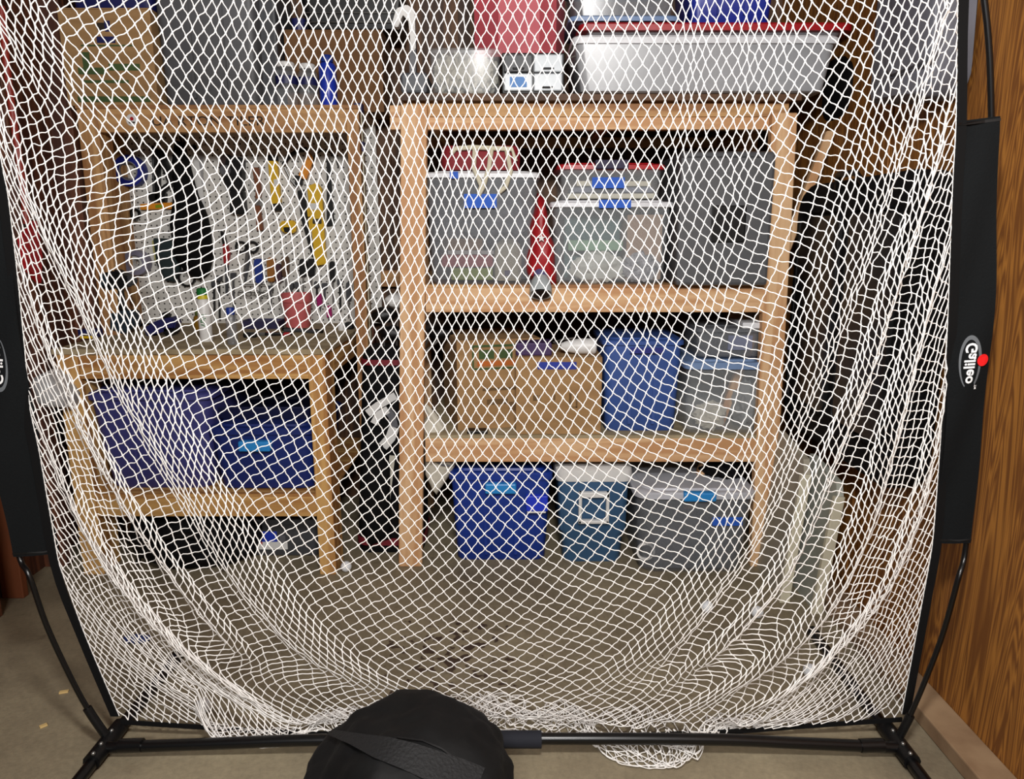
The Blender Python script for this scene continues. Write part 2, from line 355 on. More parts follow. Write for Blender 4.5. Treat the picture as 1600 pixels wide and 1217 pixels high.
# rear posts carry the hutch
hx0, hx1 = U(120, 185, YH).x, U(152, 185, YH).x
gx0, gx1 = U(541, 190, YH).x, U(561, 190, YH).x
zt = U(330, 170, YH).z; zb = U(330, 207, YH).z; ZHT = zt + 0.014
for a, b in ((hx0, hx1), (gx0, gx1)):
    bm = B(); box(bm, a, b, YH, YH + 0.10, 0, zt, 0.004); part('post', bm, HUTCH['Z'], bench)
bm = B(); box(bm, hx1, gx0, YH - 0.002, YH + 0.038, zb, zt, 0.003); beam = part('beam', bm, HUTCH['X'], bench)
bm = B(); box(bm, hx0, gx1, YH - 0.004, YP + 0.04, zt, ZHT, 0.0); part('top_board', bm, HUTCH['X'], bench)
bm = B(); a = U(180, 300, 3.40).x; box(bm, a, a + 0.045, 3.40, YP, ZB, zt, 0.003); part('inner_post', bm, HUTCH['Z'], bench)
p0, p1 = U(176, 350, YP).x, gx1 - 0.01
bm = B(); box(bm, p0, p1, YP, YP + 0.008, ZB, zt); part('pegboard', bm, pegmat(), bench, label='white pegboard panel full of small holes')
cz = U(340, 190, YH).z; cx = U(342, 190, YH).x
INK = mat('black_ink', (44, 36, 28), 0.9)
for wd_, px in (('UA', 254), ('RTON', 312), ('TILER', 384)): text_on('lettering', wd_, 0.05, lambda u, v, x=U(px, 190, YH).x: Vector((x + u * 1.25, YH - 0.0035, cz + v)), INK, beam, 0.0)
c = U(207, 188, YH); bm = B(); lathe(bm, (c.x, YH - 0.006, c.z), [(0.023, 0.004), (0.023, 0.001), (0.021, 0)], 20, 'Y'); bd = part('badge', bm, WHITE, beam, label='round white badge with a red dot')
bm = B(); lathe(bm, (c.x + 0.001, YH - 0.0075, c.z + 0.005), [(0.007, 0.0015), (0.007, 0)], 14, 'Y'); part('dot', bm, RED, bd)
bm = B(); box(bm, c.x - 0.012, c.x + 0.012, YH - 0.0072, YH - 0.006, c.z - 0.012, c.z - 0.006); part('print', bm, INK, bd)

# ------------------------------------------------------------------ the tall shelf
YS, YSB = 2.72, 3.36
shelf = thing('storage_shelf', 'tall home-made pine storage shelf with three full decks', 'shelf', (0.3, 3.0, 0))
def post(pt, pb, wx, y, wy, m=PINE):
    a, b = U(*pt, y), U(*pb, y); b.z = 0.0
    bm = B(); bar(bm, (b.x, y + wy / 2, 0), (a.x, y + wy / 2, a.z), wx, wy); return part('post', bm, m['Z'], shelf)
Wp = U(666, 400, YS).x - U(624, 400, YS).x
post((646.5, 163), (641, 886), 0.092, YS, 0.04)
post((1227, 176), (1190, 886), 0.088, YS, 0.04)
for px in (650, 1170): post((px, 190), (px + (800 - px) * 0.1, 850), 0.088, YSB, 0.04)
sx0, sx1 = U(664, 300, YS).x, U(1212, 300, YS).x
DECK = {}
for key, yt, yb, xx in (('top', 180, 200, (606, 1252)), ('mid', 450, 488, (664, 1212)), ('low', 685, 722, (664, 1192))):
    z1, z0 = U(940, yt, YS).z, U(940, yb, YS).z
    x0, x1 = U(xx[0], yt, YS).x, U(xx[1], yt, YS).x
    fy = YS + 0.041 if key == 'top' else YS + 0.002
    bm = B(); box(bm, x0, x1, fy, fy + 0.038, z0, z1, 0.003); part('front_rail', bm, PINE['X'], shelf)
    bm = B(); box(bm, x0, x1, YSB - 0.04, YSB - 0.002, z0, z1, 0.003); part('back_rail', bm, HUTCH['X'], shelf)
    for xe in (sx0 + 0.02, (sx0 + sx1) / 2, sx1 - 0.06):
        bm = B(); box(bm, xe, xe + 0.038, fy + 0.04, YSB - 0.04, z0 + 0.005, z1, 0.003); part('cross_rail', bm, HUTCH['Y'], shelf)
    dk = z1 + (0.072 if key == 'top' else 0.012)
    if key == 'top':
        bm = B(); box(bm, x0 + 0.05, x1 - 0.03, YS + 0.041, YS + 0.079, z1 + 0.001, dk - 0.022, 0.002); part('deck_frame', bm, HUTCH['X'], shelf)  # shade on the rail's upper half, put in as a darker board
        bm = B(); box(bm, x0, U(624, 180, YS).x, fy, fy + 0.038, z1, z1 + 0.04, 0.003); part('rail_end', bm, PINE['X'], shelf)
        z1 = dk - 0.022
    bm = B(); box(bm, x0 + (0.05 if key == 'top' else 0.0), x1 - 0.002, YS + 0.003, YSB + 0.03, z1, dk); part('deck', bm, PLYDECK if key == 'low' else FIR['X'] if key == 'top' else HUTCH['X'], shelf)  # top deck in dark fir: overhang shade put into its colour
    DECK[key] = dk
zt_, zm_, zl_ = DECK['top'], DECK['mid'], DECK['low']
# ------------------------------------------------------------------ boxes, totes and bins
def shell(bm, x0, x1, y0, y1, z0, z1, taper=0.88, t=0.004, r=0.03, rim=0.0):
    cx, cy, hx, hy = (x0 + x1) / 2, (y0 + y1) / 2, (x1 - x0) / 2, (y1 - y0) / 2
    def s(z, k, d=0.0): return (z, cx, cy, hx * k - d, hy * k - d, r)
    h = z1 - z0; kt = lambda u: taper + (1 - taper) * u
    secs = [s(z0, taper * 0.96), s(z0 + 0.03 * h, taper), s(z0 + 0.5 * h, kt(0.5)), s(z0 + 0.88 * h, kt(0.88)), s(z0 + 0.9 * h, 1.0 if rim else kt(0.9)), s(z1, 1.0)]
    secs += [s(z1, 1.0, t), s(z0 + 0.5 * h, kt(0.5), t), s(z0 + 0.04 * h + t, taper, t)]
    return loft(bm, secs)
def lid_on(parent, x0, x1, y0, y1, z, m, h=0.022, over=0.008, r=0.03, name='lid'):
    cx, cy, hx, hy = (x0 + x1) / 2, (y0 + y1) / 2, (x1 - x0) / 2 + over, (y1 - y0) / 2 + over
    bm = B(); loft(bm, [(z - h * 0.55, cx, cy, hx, hy, r), (z + h * 0.1, cx, cy, hx, hy, r), (z + h * 0.3, cx, cy, hx - 0.006, hy - 0.006, r), (z + h * 0.3, cx, cy, hx - 0.03, hy - 0.03, r), (z + h * 0.55, cx, cy, hx - 0.034, hy - 0.034, r)])
    return part(name, bm, m, parent, True)
def tote(name, label, rect, Yf, depth, z0, m, lid=None, taper=0.9, handle=None, hrect=None, cat='storage bin', lid_h=0.022, group=None, ribs=0, r=0.03, z1=None):
    x0, x1, za, zb_ = RC(*rect, Yf); z1 = z1 or zb_
    t = thing(name, label, cat, ((x0 + x1) / 2, Yf + depth / 2, z0), group)
    bm = B(); shell(bm, x0, x1, Yf, Yf + depth, z0, z1, taper, r=r, rim=lid is None); body = part('body', bm, m, t, True)
    for k in range(ribs):
        xx = x0 + (x1 - x0) * (k + 1) / (ribs + 1); c = (x0 + x1) / 2; bm = B()
        kk = 0.5 * (1 + taper); hy = depth / 2
        prism(bm, [(c + (xx - c) * taper - 0.006, z0 + 0.03), (c + (xx - c) * taper + 0.006, z0 + 0.03), (xx + 0.006, z1 - 0.05), (xx - 0.006, z1 - 0.05)], Yf + hy * (1 - kk) - 0.006, Yf + hy * (1 - kk) + 0.02, 0.002); part('rib', bm, m, t)
    if lid: lid_on(t, x0, x1, Yf, Yf + depth, z1, lid, lid_h, r=r)
    if handle:
        a, b, c, d = RC(*hrect, Yf - 0.012); bm = B(); box(bm, a, b, Yf - 0.022, Yf + 0.02, c, d, 0.006); part('handle' if handle is not WHITE else 'label', bm, handle, t)
    return t
def tape(parent, rect, Y, m=TAPE, name='tape_strip', lab=None):
    a, b, c, d = RC(*rect, Y); bm = B(); box(bm, a, b, Y - 0.002, Y + 0.0005, c, d); return part(name, bm, m, parent, label=lab)
def carton(name, label, rect, Yf, depth, z0, rot=0.0, piv=None, m=CARD, cat='cardboard box', z1=None):
    x0, x1, za, zb_ = RC(*rect, Yf); z1 = z1 or zb_
    t = thing(name, label, cat, ((x0 + x1) / 2, Yf + depth / 2, z0)); pv = piv or ((x0 + x1) / 2, Yf + depth / 2, 0)
    bm = B(); box(bm, x0, x1, Yf, Yf + depth, z0, z1, 0.003, rot, pv); part('body', bm, m, t)
    for s in (0, 1):
        ym = Yf + depth / 2; bm = B(); box(bm, x0 + 0.001, x1 - 0.001, (Yf + 0.001) if s == 0 else ym + 0.002, (ym - 0.002) if s == 0 else Yf + depth - 0.001, z1, z1 + 0.004, 0, rot, pv); part('flap', bm, m, t)
    def onface(u, v, d=0.0015):
        p = Vector((x0 + (x1 - x0) * u, Yf - d, z0 + (z1 - z0) * v)); q = Vector((pv[0], pv[1], 0))
        return q + Matrix.Rotation(rot, 3, 'Z') @ (p - q)
    return t, onface
def mark(parent, fn, u0, u1, v0, v1, m, name='print'):
    bm = B(); vs = [bm.verts.new(fn(u, v, d)) for d in (0.0005, 0.002) for u, v in ((u0, v0), (u1, v0), (u1, v1), (u0, v1))]
    for f in ((4, 5, 6, 7), (3, 2, 1, 0), (0, 1, 5, 4), (1, 2, 6, 5), (2, 3, 7, 6), (3, 0, 4, 7)): bm.faces.new([vs[i] for i in f])
    return part(name, bm, m, parent)
PURPLE = mat('purple_blue_plastic', (62, 64, 128), 0.5, var=0.06)
STEELB = mat('steel_blue_plastic', (56, 92, 128), 0.45, var=0.05)
MIDB = mat('mid_blue_plastic', (58, 88, 156), 0.45, var=0.06)
CHAR = mat('charcoal_cabinet', (84, 85, 88), 0.5, var=0.05)

# on the hutch
t, fn = carton('cardboard_box', 'cardboard box with green print and blue tape on the hutch', (97, 14, 240, 160), YH + 0.02, 0.36, ZHT)
for u0, u1, v0, v1, m in ((0.22, 0.80, 0.62, 0.635, GREENP), (0.12, 0.92, 0.04, 0.10, GREENP), (0.16, 0.46, 0.33, 0.40, GREENP), (0.50, 0.84, 0.37, 0.44, GREENP), (0.2, 0.7, 0.24, 0.27, GREENP), (0.22, 0.3, 0.40, 0.56, GREENP), (0.42, 0.50, 0.78, 0.86, INK)): mark(t, fn, u0, u1, v0, v1, m)
mark(t, fn, 0.40, 0.60, 0.655, 0.72, NAVY, 'tape_strip'); mark(t, fn, 0.50, 0.56, 0.77, 0.88, NAVY, 'tape_strip')
zc_ = U(160, 14, YH + .02).z + 0.004
tote('storage_bin', 'dark blue bin on the cardboard box on the hutch', (95, -130, 232, 14), YH + 0.02, 0.34, zc_, NAVY, NAVY, z1=zc_ + 0.26)
t = tote('storage_bin', 'large dark grey bin beside the cardboard box on the hutch', (240, -90, 400, 160), YH + 0.03, 0.36, ZHT, CHAR, CHAR, taper=0.94, z1=U(320, -90, YH).z, ribs=2)
bm = B(); x0, x1, a, b = RC(404, 0, 436, 162, YH + 0.12); box(bm, x0, x1, YH + 0.10, YH + 0.34, ZHT, b + 0.08, 0.01); solo('tool_case', bm, DGREY, 'narrow charcoal case between the big grey bin and clear jars', 'case')
t, fn = carton('cardboard_box', 'plain brown carton under the black tray on the hutch', (446, 48, 598, 165), YH + 0.17, 0.21, ZHT, m=mat('brown_carton', (120, 84, 50), 0.85))
zc_ = U(520, 48, YH + .17).z + 0.006
t = thing('wire_tray', 'black wire tray with a chrome rim on the brown carton', 'tray', (U(520, 40, YH + .17).x, YH + .28, zc_))
x0, x1 = U(470, 40, YH + .17).x, U(632, 40, YH + .17).x
bm = B(); shell(bm, x0, x1, YH + 0.17, YH + 0.38, zc_, zc_ + 0.12, 0.92); part('basket', bm, BLACK, t)
for k, zz in enumerate((0.025, 0.06, 0.122)):
    bm = B(); tube(bm, [(x, y, zc_ + zz) for x, y in rrect((x0 + x1) / 2, YH + .275, (x1 - x0) / 2 * (0.93 + 0.07 * zz / .122) + .004, .109, .03)], 0.0022, 6, True); part('rim' if k == 2 else 'wire', bm, METAL, t, True)
x0, x1, a, b = RC(452, 16, 476, 36, YH + .2); bm = B(); shell(bm, x0, x1, YH + .20, YH + .26, zc_, zc_ + .05); solo('cup', bm, NAVY, 'small dark blue cup beside the black wire tray', 'cup')
def bottle(name, label, cat, X, Y, Z, r, h, m, capm=None, caph=0.03, capr=None, group=None, band=None, neck=0.5):
    t = thing(name, label, cat, (X, Y, Z), group); ch = caph if capm else 0
    bm = B(); lathe(bm, (X, Y, Z), [(r * 0.9, 0), (r, 0.006), (r, h - ch - r * 0.5), (r * 0.8, h - ch - r * 0.15), (r * neck, h - ch)], 18); part('body', bm, m, t, True)
    if capm: bm = B(); cr = capr or r * 0.6; lathe(bm, (X, Y, Z + h - ch), [(cr, 0), (cr, ch * 0.8), (cr * 0.85, ch)], 16); part('cap', bm, capm, t, True)
    if band: bm = B(); lathe(bm, (X, Y, Z + h * band[0]), [(r + 0.0012, 0), (r + 0.0012, h * (band[1] - band[0]))], 18); part('label_band', bm, band[2], t, True)
    return t
p = U(450, 160, YH + .07); bottle('jar', 'clear jar with dark blue band, left of the pair on the hutch', 'jar', p.x, YH + .07, ZHT, 0.042, 0.17, CLEAR, WHITE, 0.02, 0.034, band=(.5, .68, NAVY), neck=.8)
p = U(483, 160, YH + .08); bottle('jar', 'clear jar with dark blue band, nearer the blue can', 'jar', p.x, YH + .08, ZHT, 0.040, 0.165, CLEAR, WHITE, 0.02, 0.032, band=(.5, .68, NAVY), neck=.8)
p = U(514, 160, YH + .05); bottle('spray_can', 'bright blue spray can at the right end of the hutch', 'can', p.x, YH + .05, ZHT, 0.034, 0.19, mat('can_blue', (34, 62, 190), .3), BLUE, 0.025, 0.024)
p = U(574, 166, YH + .06)
t = thing('long_level', 'white-faced level standing on the floor behind the hutch end', 'level', (U(566, 300, YH).x, YH + .05, 0))
bm = B(); xa = U(566, 300, YH + .05).x; box(bm, xa - .012, xa + .012, YH + .04, YH + .07, 0, U(566, 165, YH + .05).z, .003); part('body', bm, CREAM, t)
for yy in (165, 225): bm = B(); zz = U(566, yy, YH + .05).z; box(bm, xa - .016, xa + .016, YH + .035, YH + .075, zz - .03, zz + .008, .003); part('end_cap', bm, NAVY, t)

# top of the tall shelf
x0, x1, a, b = RC(626, 113, 667, 158, YS - .01); bm = B(); box(bm, x0, x1, YS - .01, YS + .2, zt_, b, .008); solo('small_box', bm, mat('slate_box', (78, 82, 88), .5), 'small slate grey box on the shelf corner post', 'box')
t = tote('storage_bin', 'clear bin of crumpled off-white cloth on the top deck', (670, 78, 782, 150), YS, .26, zt_, CLEAR, CLEAR, taper=.93)
x0, x1, a, b = RC(678, 88, 774, 150, YS + .02)
for k in range(4):
    bm = B(); blob(bm, (x0 + (x1 - x0) * (.16 + .225 * k), YS + .11 + .02 * (k % 2), zt_ + .075 + .012 * (k % 2)), (.042, .075, .066), .35, 4, k + 3); solo('crumpled_cloth', bm, CLOTHW, ('leftmost crumpled off-white cloth in the clear top-deck bin', 'second crumpled off-white cloth from the left in the clear bin', 'third crumpled off-white cloth from the left in the clear bin', 'rightmost crumpled off-white cloth in the clear top-deck bin')[k], 'cloth', 'crumpled cloths in the clear bin', True)
t = thing('parts_cabinet', 'small-parts cabinet with white drawers under the pink box', 'drawer cabinet', (U(830, 100, YS).x, YS + .1, zt_))
x0, x1, a, b = RC(784, 82, 882, 150, YS + .01); bm = B(); box(bm, x0, x1, YS + .012, YS + .24, zt_, b, .004); part('frame', bm, BLACK, t)
DRW = mat('drawer_front', (188, 196, 202), .35, var=.03)
for i in range(2):
    for j in range(2):
        xa, xb = x0 + .008 + i * (x1 - x0 - .012) / 2, x0 + .004 + (i + 1) * (x1 - x0 - .012) / 2; za, zb_ = zt_ + .008 + j * (b - zt_ - .012) / 2, zt_ + .004 + (j + 1) * (b - zt_ - .012) / 2
        bm = B(); box(bm, xa, xb, YS - .002, YS + .02, za, zb_, .004); d = part('drawer', bm, DRW if not (i == 0 and j == 1) else DGREY, t)
        if i == 0 and j == 0: bm = B(); box(bm, xa + .02, xb - .02, YS - .004, YS - .001, za + .012, zb_ - .012); part('label', bm, mat('pale_blue_label', (92, 146, 214), .6), d)
        else: bm = B(); box(bm, (xa + xb) / 2 - .02, (xa + xb) / 2 + .02, YS - .010, YS, za + .008, za + .014, .002); part('pull', bm, BLACK, d)
zc_ = b
t, fn = carton('pink_box', 'pink and red box on top of the small-parts cabinet', (748, -120, 880, 80), YS + .06, .2, zc_, rot=math.radians(-12), m=mat('pink_board', (200, 96, 106), .6, var=.05), cat='box', z1=zc_ + .42)
mark(t, fn, .0, .3, .0, 1, mat('red_board', (168, 46, 60), .6)); mark(t, fn, .8, 1, .0, 1, mat('red_board', (168, 46, 60), .6))
SILV = mat('frosted_bin', (176, 178, 182), .3, var=.04, alpha=.86)
t = tote('underbed_bin', 'long frosted under-bed bin with a white rim on the top deck', (897, 60, 1306, 150), YS - .03, .46, zt_, SILV, LIDW, taper=.94, z1=U(1100, 60, YS - .03).z, lid_h=.03)
bm = B(); tube(bm, [U(893 + dx, 95 + dy, YS - .04) for dx, dy in ((6, -8), (-2, -5), (-4, 3), (0, 9), (6, 9))], .004, 8); part('latch', bm, METAL, t, True)
zc_ = U(1100, 57, YS - .03).z + .008
t = thing('flat_bin', 'shallow clear bin with a red lid on the long frosted bin', 'storage bin', (U(1100, 50, YS).x, YS + .2, zc_))
x0, x1, a, b = RC(908, 40, 1330, 56, YS + .0); bm = B(); shell(bm, x0 + .01, x1 - .01, YS + .01, YS + .4, zc_, zc_ + .03, .96); part('body', bm, CLEAR, t, True)
lid_on(t, x0, x1, YS, YS + .41, zc_ + .034, RED, .03)
zc2 = zc_ + .052
t = tote('storage_bin', 'clear bin with pale blue rim, over the red lid at left', (892, -50, 1060, 40), YS + .05, .3, zc2, CLEARG, LIDB, z1=zc2 + .17)
lid_on(t, *RC(892, 20, 1060, 34, YS + .05)[:2], YS + .05, YS + .35, zc2 + .02, LIDB, name='rim')
tote('storage_bin', 'royal blue bin over the red lid at right', (1078, -60, 1215, 36), YS + .05, .3, zc2, mat('royal_blue', (26, 44, 150), .4), LIDB, z1=zc2 + .2, ribs=2)
bm = B(); puff(bm, poly([(1308, 90), (1338, 110), (1345, 165), (1318, 210), (1300, 160)], YS + .12), YS + .22, YS + .02, .02, 4); solo('black_cloth', bm, BLACKCLOTH, 'black cloth hanging off the right end of the top deck', 'cloth', smooth=True)
t = thing('white_bracket', 'white angled bracket standing at the left end of the top deck', 'bracket', (U(632, 60, YS + .1).x, YS + .1, b)); 
bm = B(); prism(bm, poly([(612, 40), (620, 14), (636, 8), (648, 16), (650, 78), (642, 80), (640, 34), (630, 22), (622, 44)], YS + .1), YS + .09, YS + .13, .003); part('arm', bm, WHITE, t)
bm = B(); prism(bm, poly([(640, 60), (650, 60), (650, 122), (640, 122)], YS + .1), YS + .095, YS + .125, .002); part('stem', bm, GREY, t)

# middle deck
t = tote('storage_bin', 'frosted tote holding boxes, middle deck beside the post', (667, 272, 840, 452), YS + .01, .42, zm_, CLEARG, LIDW, taper=.95)
tape(t, (725, 303, 776, 325), YS + .0); tape(t, (703, 268, 716, 279), YS - .002)
bm = B(); x0, x1, a, b = RC(690, 402, 770, 421, YS + .05); box(bm, x0, x1, YS + .05, YS + .28, zm_ + .062, zm_ + .062 + b - a, .003); solo('red_carton', bm, mat('coral_box', (206, 92, 98), .6), 'coral red flat box stacked in the frosted tote', 'box')
bm = B(); x0, x1, a, b = RC(705, 424, 770, 446, YS + .05); box(bm, x0, x1, YS + .05, YS + .26, zm_ + .014, zm_ + .058, .003); solo('green_carton', bm, mat('lime_box', (176, 200, 74), .6), 'lime green flat box at the bottom of the frosted tote', 'box')
x0, x1, a, b = RC(700, 396, 772, 403, YS + .05); bm = B(); box(bm, x0, x1, YS + .05, YS + .27, zm_ + .108, zm_ + .122, .002); solo('white_tray', bm, WHITE, 'thin white tray on the coral box in the frosted tote', 'tray')
bm = B(); x0, x1, a, b = RC(690, 376, 745, 396, YS + .06); box(bm, x0, x1, YS + .06, YS + .25, zm_ + .123, zm_ + .165, .003, .25); solo('tan_carton', bm, CARD, 'small tan box askew on top of the pile in the tote', 'box')
x0, x1, a, b = RC(771, 375, 816, 446, YS + .04); t = thing('plastic_jug', 'cream plastic jug standing in the frosted tote', 'jug', ((x0 + x1) / 2, YS + .1, zm_ + .012))
bm = B(); loft(bm, [(zm_ + .012, (x0 + x1) / 2, YS + .1, .05, .055, .02), (zm_ + .10, (x0 + x1) / 2, YS + .1, .052, .055, .02), (zm_ + .145, (x0 + x1) / 2, YS + .1, .046, .05, .02), (zm_ + .165, (x0 + x1) / 2, YS + .1, .02, .02, .018)]); part('body', bm, CREAM, t, True)
bm = B(); lathe(bm, ((x0 + x1) / 2, YS + .1, zm_ + .165), [(.02, 0), (.02, .02), (.017, .022)], 14); part('cap', bm, DGREY, t, True)
bm = B(); box(bm, (x0 + x1) / 2 - .012, (x0 + x1) / 2 + .012, YS + .043, YS + .047, zm_ + .03, zm_ + .05); part('label', bm, mat('lilac_print', (120, 112, 150), .7), t)
bm = B(); x0, x1, a, b = RC(790, 290, 838, 420, YS + .15); blob(bm, (x0 - .05, YS + .22, zm_ + .24), (.12, .12, .1), .3, 3, 7); solo('grey_bag', bm, mat('grey_bag', (128, 130, 136), .6), 'pale grey bag slumped in the back of the frosted tote', 'bag', smooth=True)
zc_ = U(750, 270, YS).z + .014
x0, x1, a, b = RC(688, 236, 812, 268, YS + .04); t = thing('red_tote_bag', 'dark red bag with cream straps on the frosted tote', 'bag', ((x0 + x1) / 2, YS + .16, zc_))
bm = B(); loft(bm, [(zc_, (x0 + x1) / 2, YS + .16, (x1 - x0) / 2, .11, .04), (zc_ + .05, (x0 + x1) / 2, YS + .16, (x1 - x0) / 2 * 1.02, .115, .04), (zc_ + .085, (x0 + x1) / 2, YS + .16, (x1 - x0) / 2 * .96, .1, .04)]); part('body', bm, mat('dark_red_cloth', (132, 18, 30), .7), t, True)
for pts in ([(742, 232), (740, 262), (752, 290), (748, 304)], [(768, 232), (764, 262), (755, 292), (748, 305)], [(792, 235), (798, 268), (790, 292), (780, 300)], [(705, 240), (712, 232), (740, 230), (800, 233), (806, 252)]):
    bm = B(); tube(bm, [U(px, py, YS + (.04 if py < 262 else -.004 if py > 280 else .0)) for px, py in pts], .0085, 8); part('strap', bm, CREAM, t, True)
REDN = mat('red_nylon', (168, 18, 28), .5, bump=.4, bscale=14)
t = thing('red_stuff_sack', 'red nylon sack with a white star between the two totes', 'bag', (U(846, 440, YS - .01).x, YS + .08, zm_))
bm = B(); puff(bm, poly([(838, 300), (850, 308), (858, 345), (868, 400), (872, 450), (858, 452), (826, 440), (820, 400), (828, 350)], YS + .02), YS + .22, YS - .03, .025, 2); part('body', bm, REDN, t, True)
c = U(846, 372, YS - .04); bm = B(); pr = []
for k in range(10):
    rr = .016 if k % 2 == 0 else .006; pr.append((c.x + rr * math.sin(k * math.pi / 5), c.z + rr * math.cos(k * math.pi / 5)))
prism(bm, pr, YS - .042, YS - .034); part('star', bm, WHITE, t)
t = thing('flashlight', 'grey flashlight hanging lens-first over the middle rail', 'flashlight', (U(845, 452, YS - .03).x, YS - .02, zm_ - .06))
c = U(845, 453, YS - .05); dirv = Vector((0, .55, .84)).normalized()
M = Matrix.Translation(c) @ dirv.to_track_quat('Z', 'Y').to_matrix().to_4x4()
def lathe_M(prof, M, n=22):
    bm = B(); lathe(bm, (0, 0, 0), prof, n); bm.transform(M); return bm
SILVR = mat('silver_grey_plastic', (176, 184, 186), .35)
part('head', lathe_M([(.030, -.012), (.040, -.018), (.041, .0), (.036, .03), (.026, .05)], M), SILVR, t, True)
part('bezel', lathe_M([(.031, -.017), (.031, -.0195)], M), BLACK, t, True)
part('barrel', lathe_M([(.025, .05), (.026, .06), (.024, .075)], M), mat('violet_grip', (92, 88, 130), .5), t, True)
t = tote('storage_bin', 'clear tote with teal and tan contents, white lid and blue tape', (862, 318, 1048, 455), YS, .44, zm_, CLEAR, LIDW, taper=.93, r=.035)
tape(t, (936, 312, 986, 325), YS - .011)
x0, x1, a, b = RC(884, 335, 975, 452, YS + .04); TEAL = mat('teal_board', (72, 104, 104), .7)
bm = B(); box(bm, x0, x1, YS + .14, YS + .34, zm_ + .014, b, .01); solo('teal_box', bm, TEAL, 'teal box inside the clear middle-deck tote', 'box')
bm = B(); box(bm, x0 + .01, x1, YS + .07, YS + .13, zm_ + .12, zm_ + .16, .006); solo('mint_pouch', bm, mat('mint_pouch', (130, 170, 140), .6), 'mint green pouch across the teal box in the tote', 'pouch')
x0, x1, a, b = RC(980, 335, 1036, 440, YS + .05); bm = B(); box(bm, x0, x1, YS + .07, YS + .32, zm_ + .014, b, .004); solo('tan_box', bm, mat('tan_board', (172, 142, 118), .8), 'tan box at the right side of the clear tote', 'box')
bm = B(); c = U(935, 425, YS + .07); blob(bm, (c.x, YS + .075, zm_ + .058), (.1, .035, .055), .3, 3, 9); solo('white_bag', bm, mat('pale_bag', (198, 200, 192), .5), 'pale plastic bag at the bottom front of the clear tote', 'bag', smooth=True)
bm = B(); c = U(1000, 430, YS + .07); blob(bm, (c.x, YS + .06, zm_ + .06), (.065, .03, .05), .4, 6, 5); solo('patterned_cloth', bm, mat('grey_white_print', (190, 190, 196), .8, c2=(64, 66, 76), scale=45), 'grey and white patterned cloth inside the clear tote', 'cloth', smooth=True)
zc_ = U(950, 318, YS).z + .014
t = tote('storage_bin', 'small clear bin with a red lid on the white-lidded tote', (874, 262, 1036, 314), YS + .02, .3, zc_, CLEAR, RED, taper=.95, z1=U(950, 259, YS + .02).z)
tape(t, (925, 277, 976, 294), YS + .016)
x0, x1, a, b = RC(890, 290, 1026, 310, YS + .05)
for k in range(3):
    bm = B(); box(bm, x0 + .01 * k, x1 - .012 * k, YS + .06, YS + .28, zc_ + .006 + .022 * k, zc_ + .024 + .022 * k, .002, .05 * (k - 1)); solo('paper_pad', bm, CREAM if k != 1 else mat('grey_pad', (120, 124, 140), .7), ('cream paper pad at the bottom of the red-lidded bin', 'grey paper pad between two cream pads in the red-lidded bin', 'cream paper pad on top of the pile in the red-lidded bin')[k], 'paper pad')
bm = B(); x0, x1, a, b = RC(930, 248, 982, 261, YS + .01); box(bm, x0, x1, YS + .0, YS + .1, b - .035, b - .004, .004); solo('dark_pouch', bm, mat('dark_violet_pouch', (52, 46, 72), .7), 'dark violet pouch lying across the red lid', 'pouch')
t = thing('grey_cabinet', 'charcoal grey cabinet with a black square opening, middle deck', 'cabinet', (U(1130, 460, YS - .06).x, YS + .14, zm_))
x0, x1, a, b = RC(1060, 236, 1206, 468, YS - .05); bm = B(); box(bm, x0, x1, YS - .05, YS + .36, zm_, b, .012); part('body', bm, CHAR, t)
xa, xb, a, b = RC(1110, 320, 1166, 380, YS - .05); bm = B(); box(bm, xa, xb, YS - .052, YS - .03, a, b, .006); part('opening', bm, BLACK, t, label='black square opening')
xa, xb, a, b = RC(1066, 238, 1198, 246, YS - .05); bm = B(); box(bm, xa, xb, YS - .055, YS - .04, a, b, .003); part('lip', bm, DGREY, t)

# low deck
t, fn = carton('cardboard_box', 'turned cardboard box with green and orange print, low deck', (697, 532, 830, 676), YS + .10, .34, zl_, rot=math.radians(14))
for u0, u1, v0, v1, m in ((.18, .92, .93, .955, GREENP), (.18, .92, .68, .70, GREENP), (.18, .20, .68, .955, GREENP), (.26, .44, .80, .90, GREENP), (.5, .66, .80, .90, GREENP), (.72, .9, .80, .90, GREENP), (.24, .86, .72, .775, ORANGEP), (.35, .6, .28, .34, CARDP), (.62, .8, .20, .30, CARDP), (.3, .7, .44, .47, CARDP)): mark(t, fn, u0, u1, v0, v1, m)
t, fn = carton('cardboard_box', 'square cardboard box with one blue tape strip, low deck', (806, 560, 940, 687), YS + .015, .34, zl_)
mark(t, fn, .25, .70, .86, .955, NAVY if False else mat('tape_dark_blue', (32, 54, 160), .6), 'tape_strip')
for u0, u1, v0, v1 in ((.2, .26, .45, .52), (.27, .29, .45, .52), (.44, .46, .46, .53), (.62, .65, .36, .55), (.65, .72, .36, .37), (.70, .72, .36, .55)): mark(t, fn, u0, u1, v0, v1, CARDP)
zc_ = U(870, 560, YS + .015).z + .004
bm = B(); x0, x1, a, b = RC(806, 536, 862, 558, YS + .06); box(bm, x0, x1, YS + .05, YS + .16, zc_, zc_ + .05, .006); solo('purple_box', bm, mat('purple_board', (66, 44, 92), .6), 'purple box lying on the square cardboard box', 'box')
t = thing('work_lamp', 'white work lamp lying on the square cardboard box', 'lamp', (U(893, 556, YS + .09).x, YS + .1, zc_))
c = U(905, 545, YS + .08); bm = B(); lathe(bm, (c.x - .07, YS + .09, zc_ + .031), [(.012, 0), (.022, .02), (.03, .07), (.031, .13), (.026, .135)], 18, 'X'); part('shade', bm, WHITE, t, True)
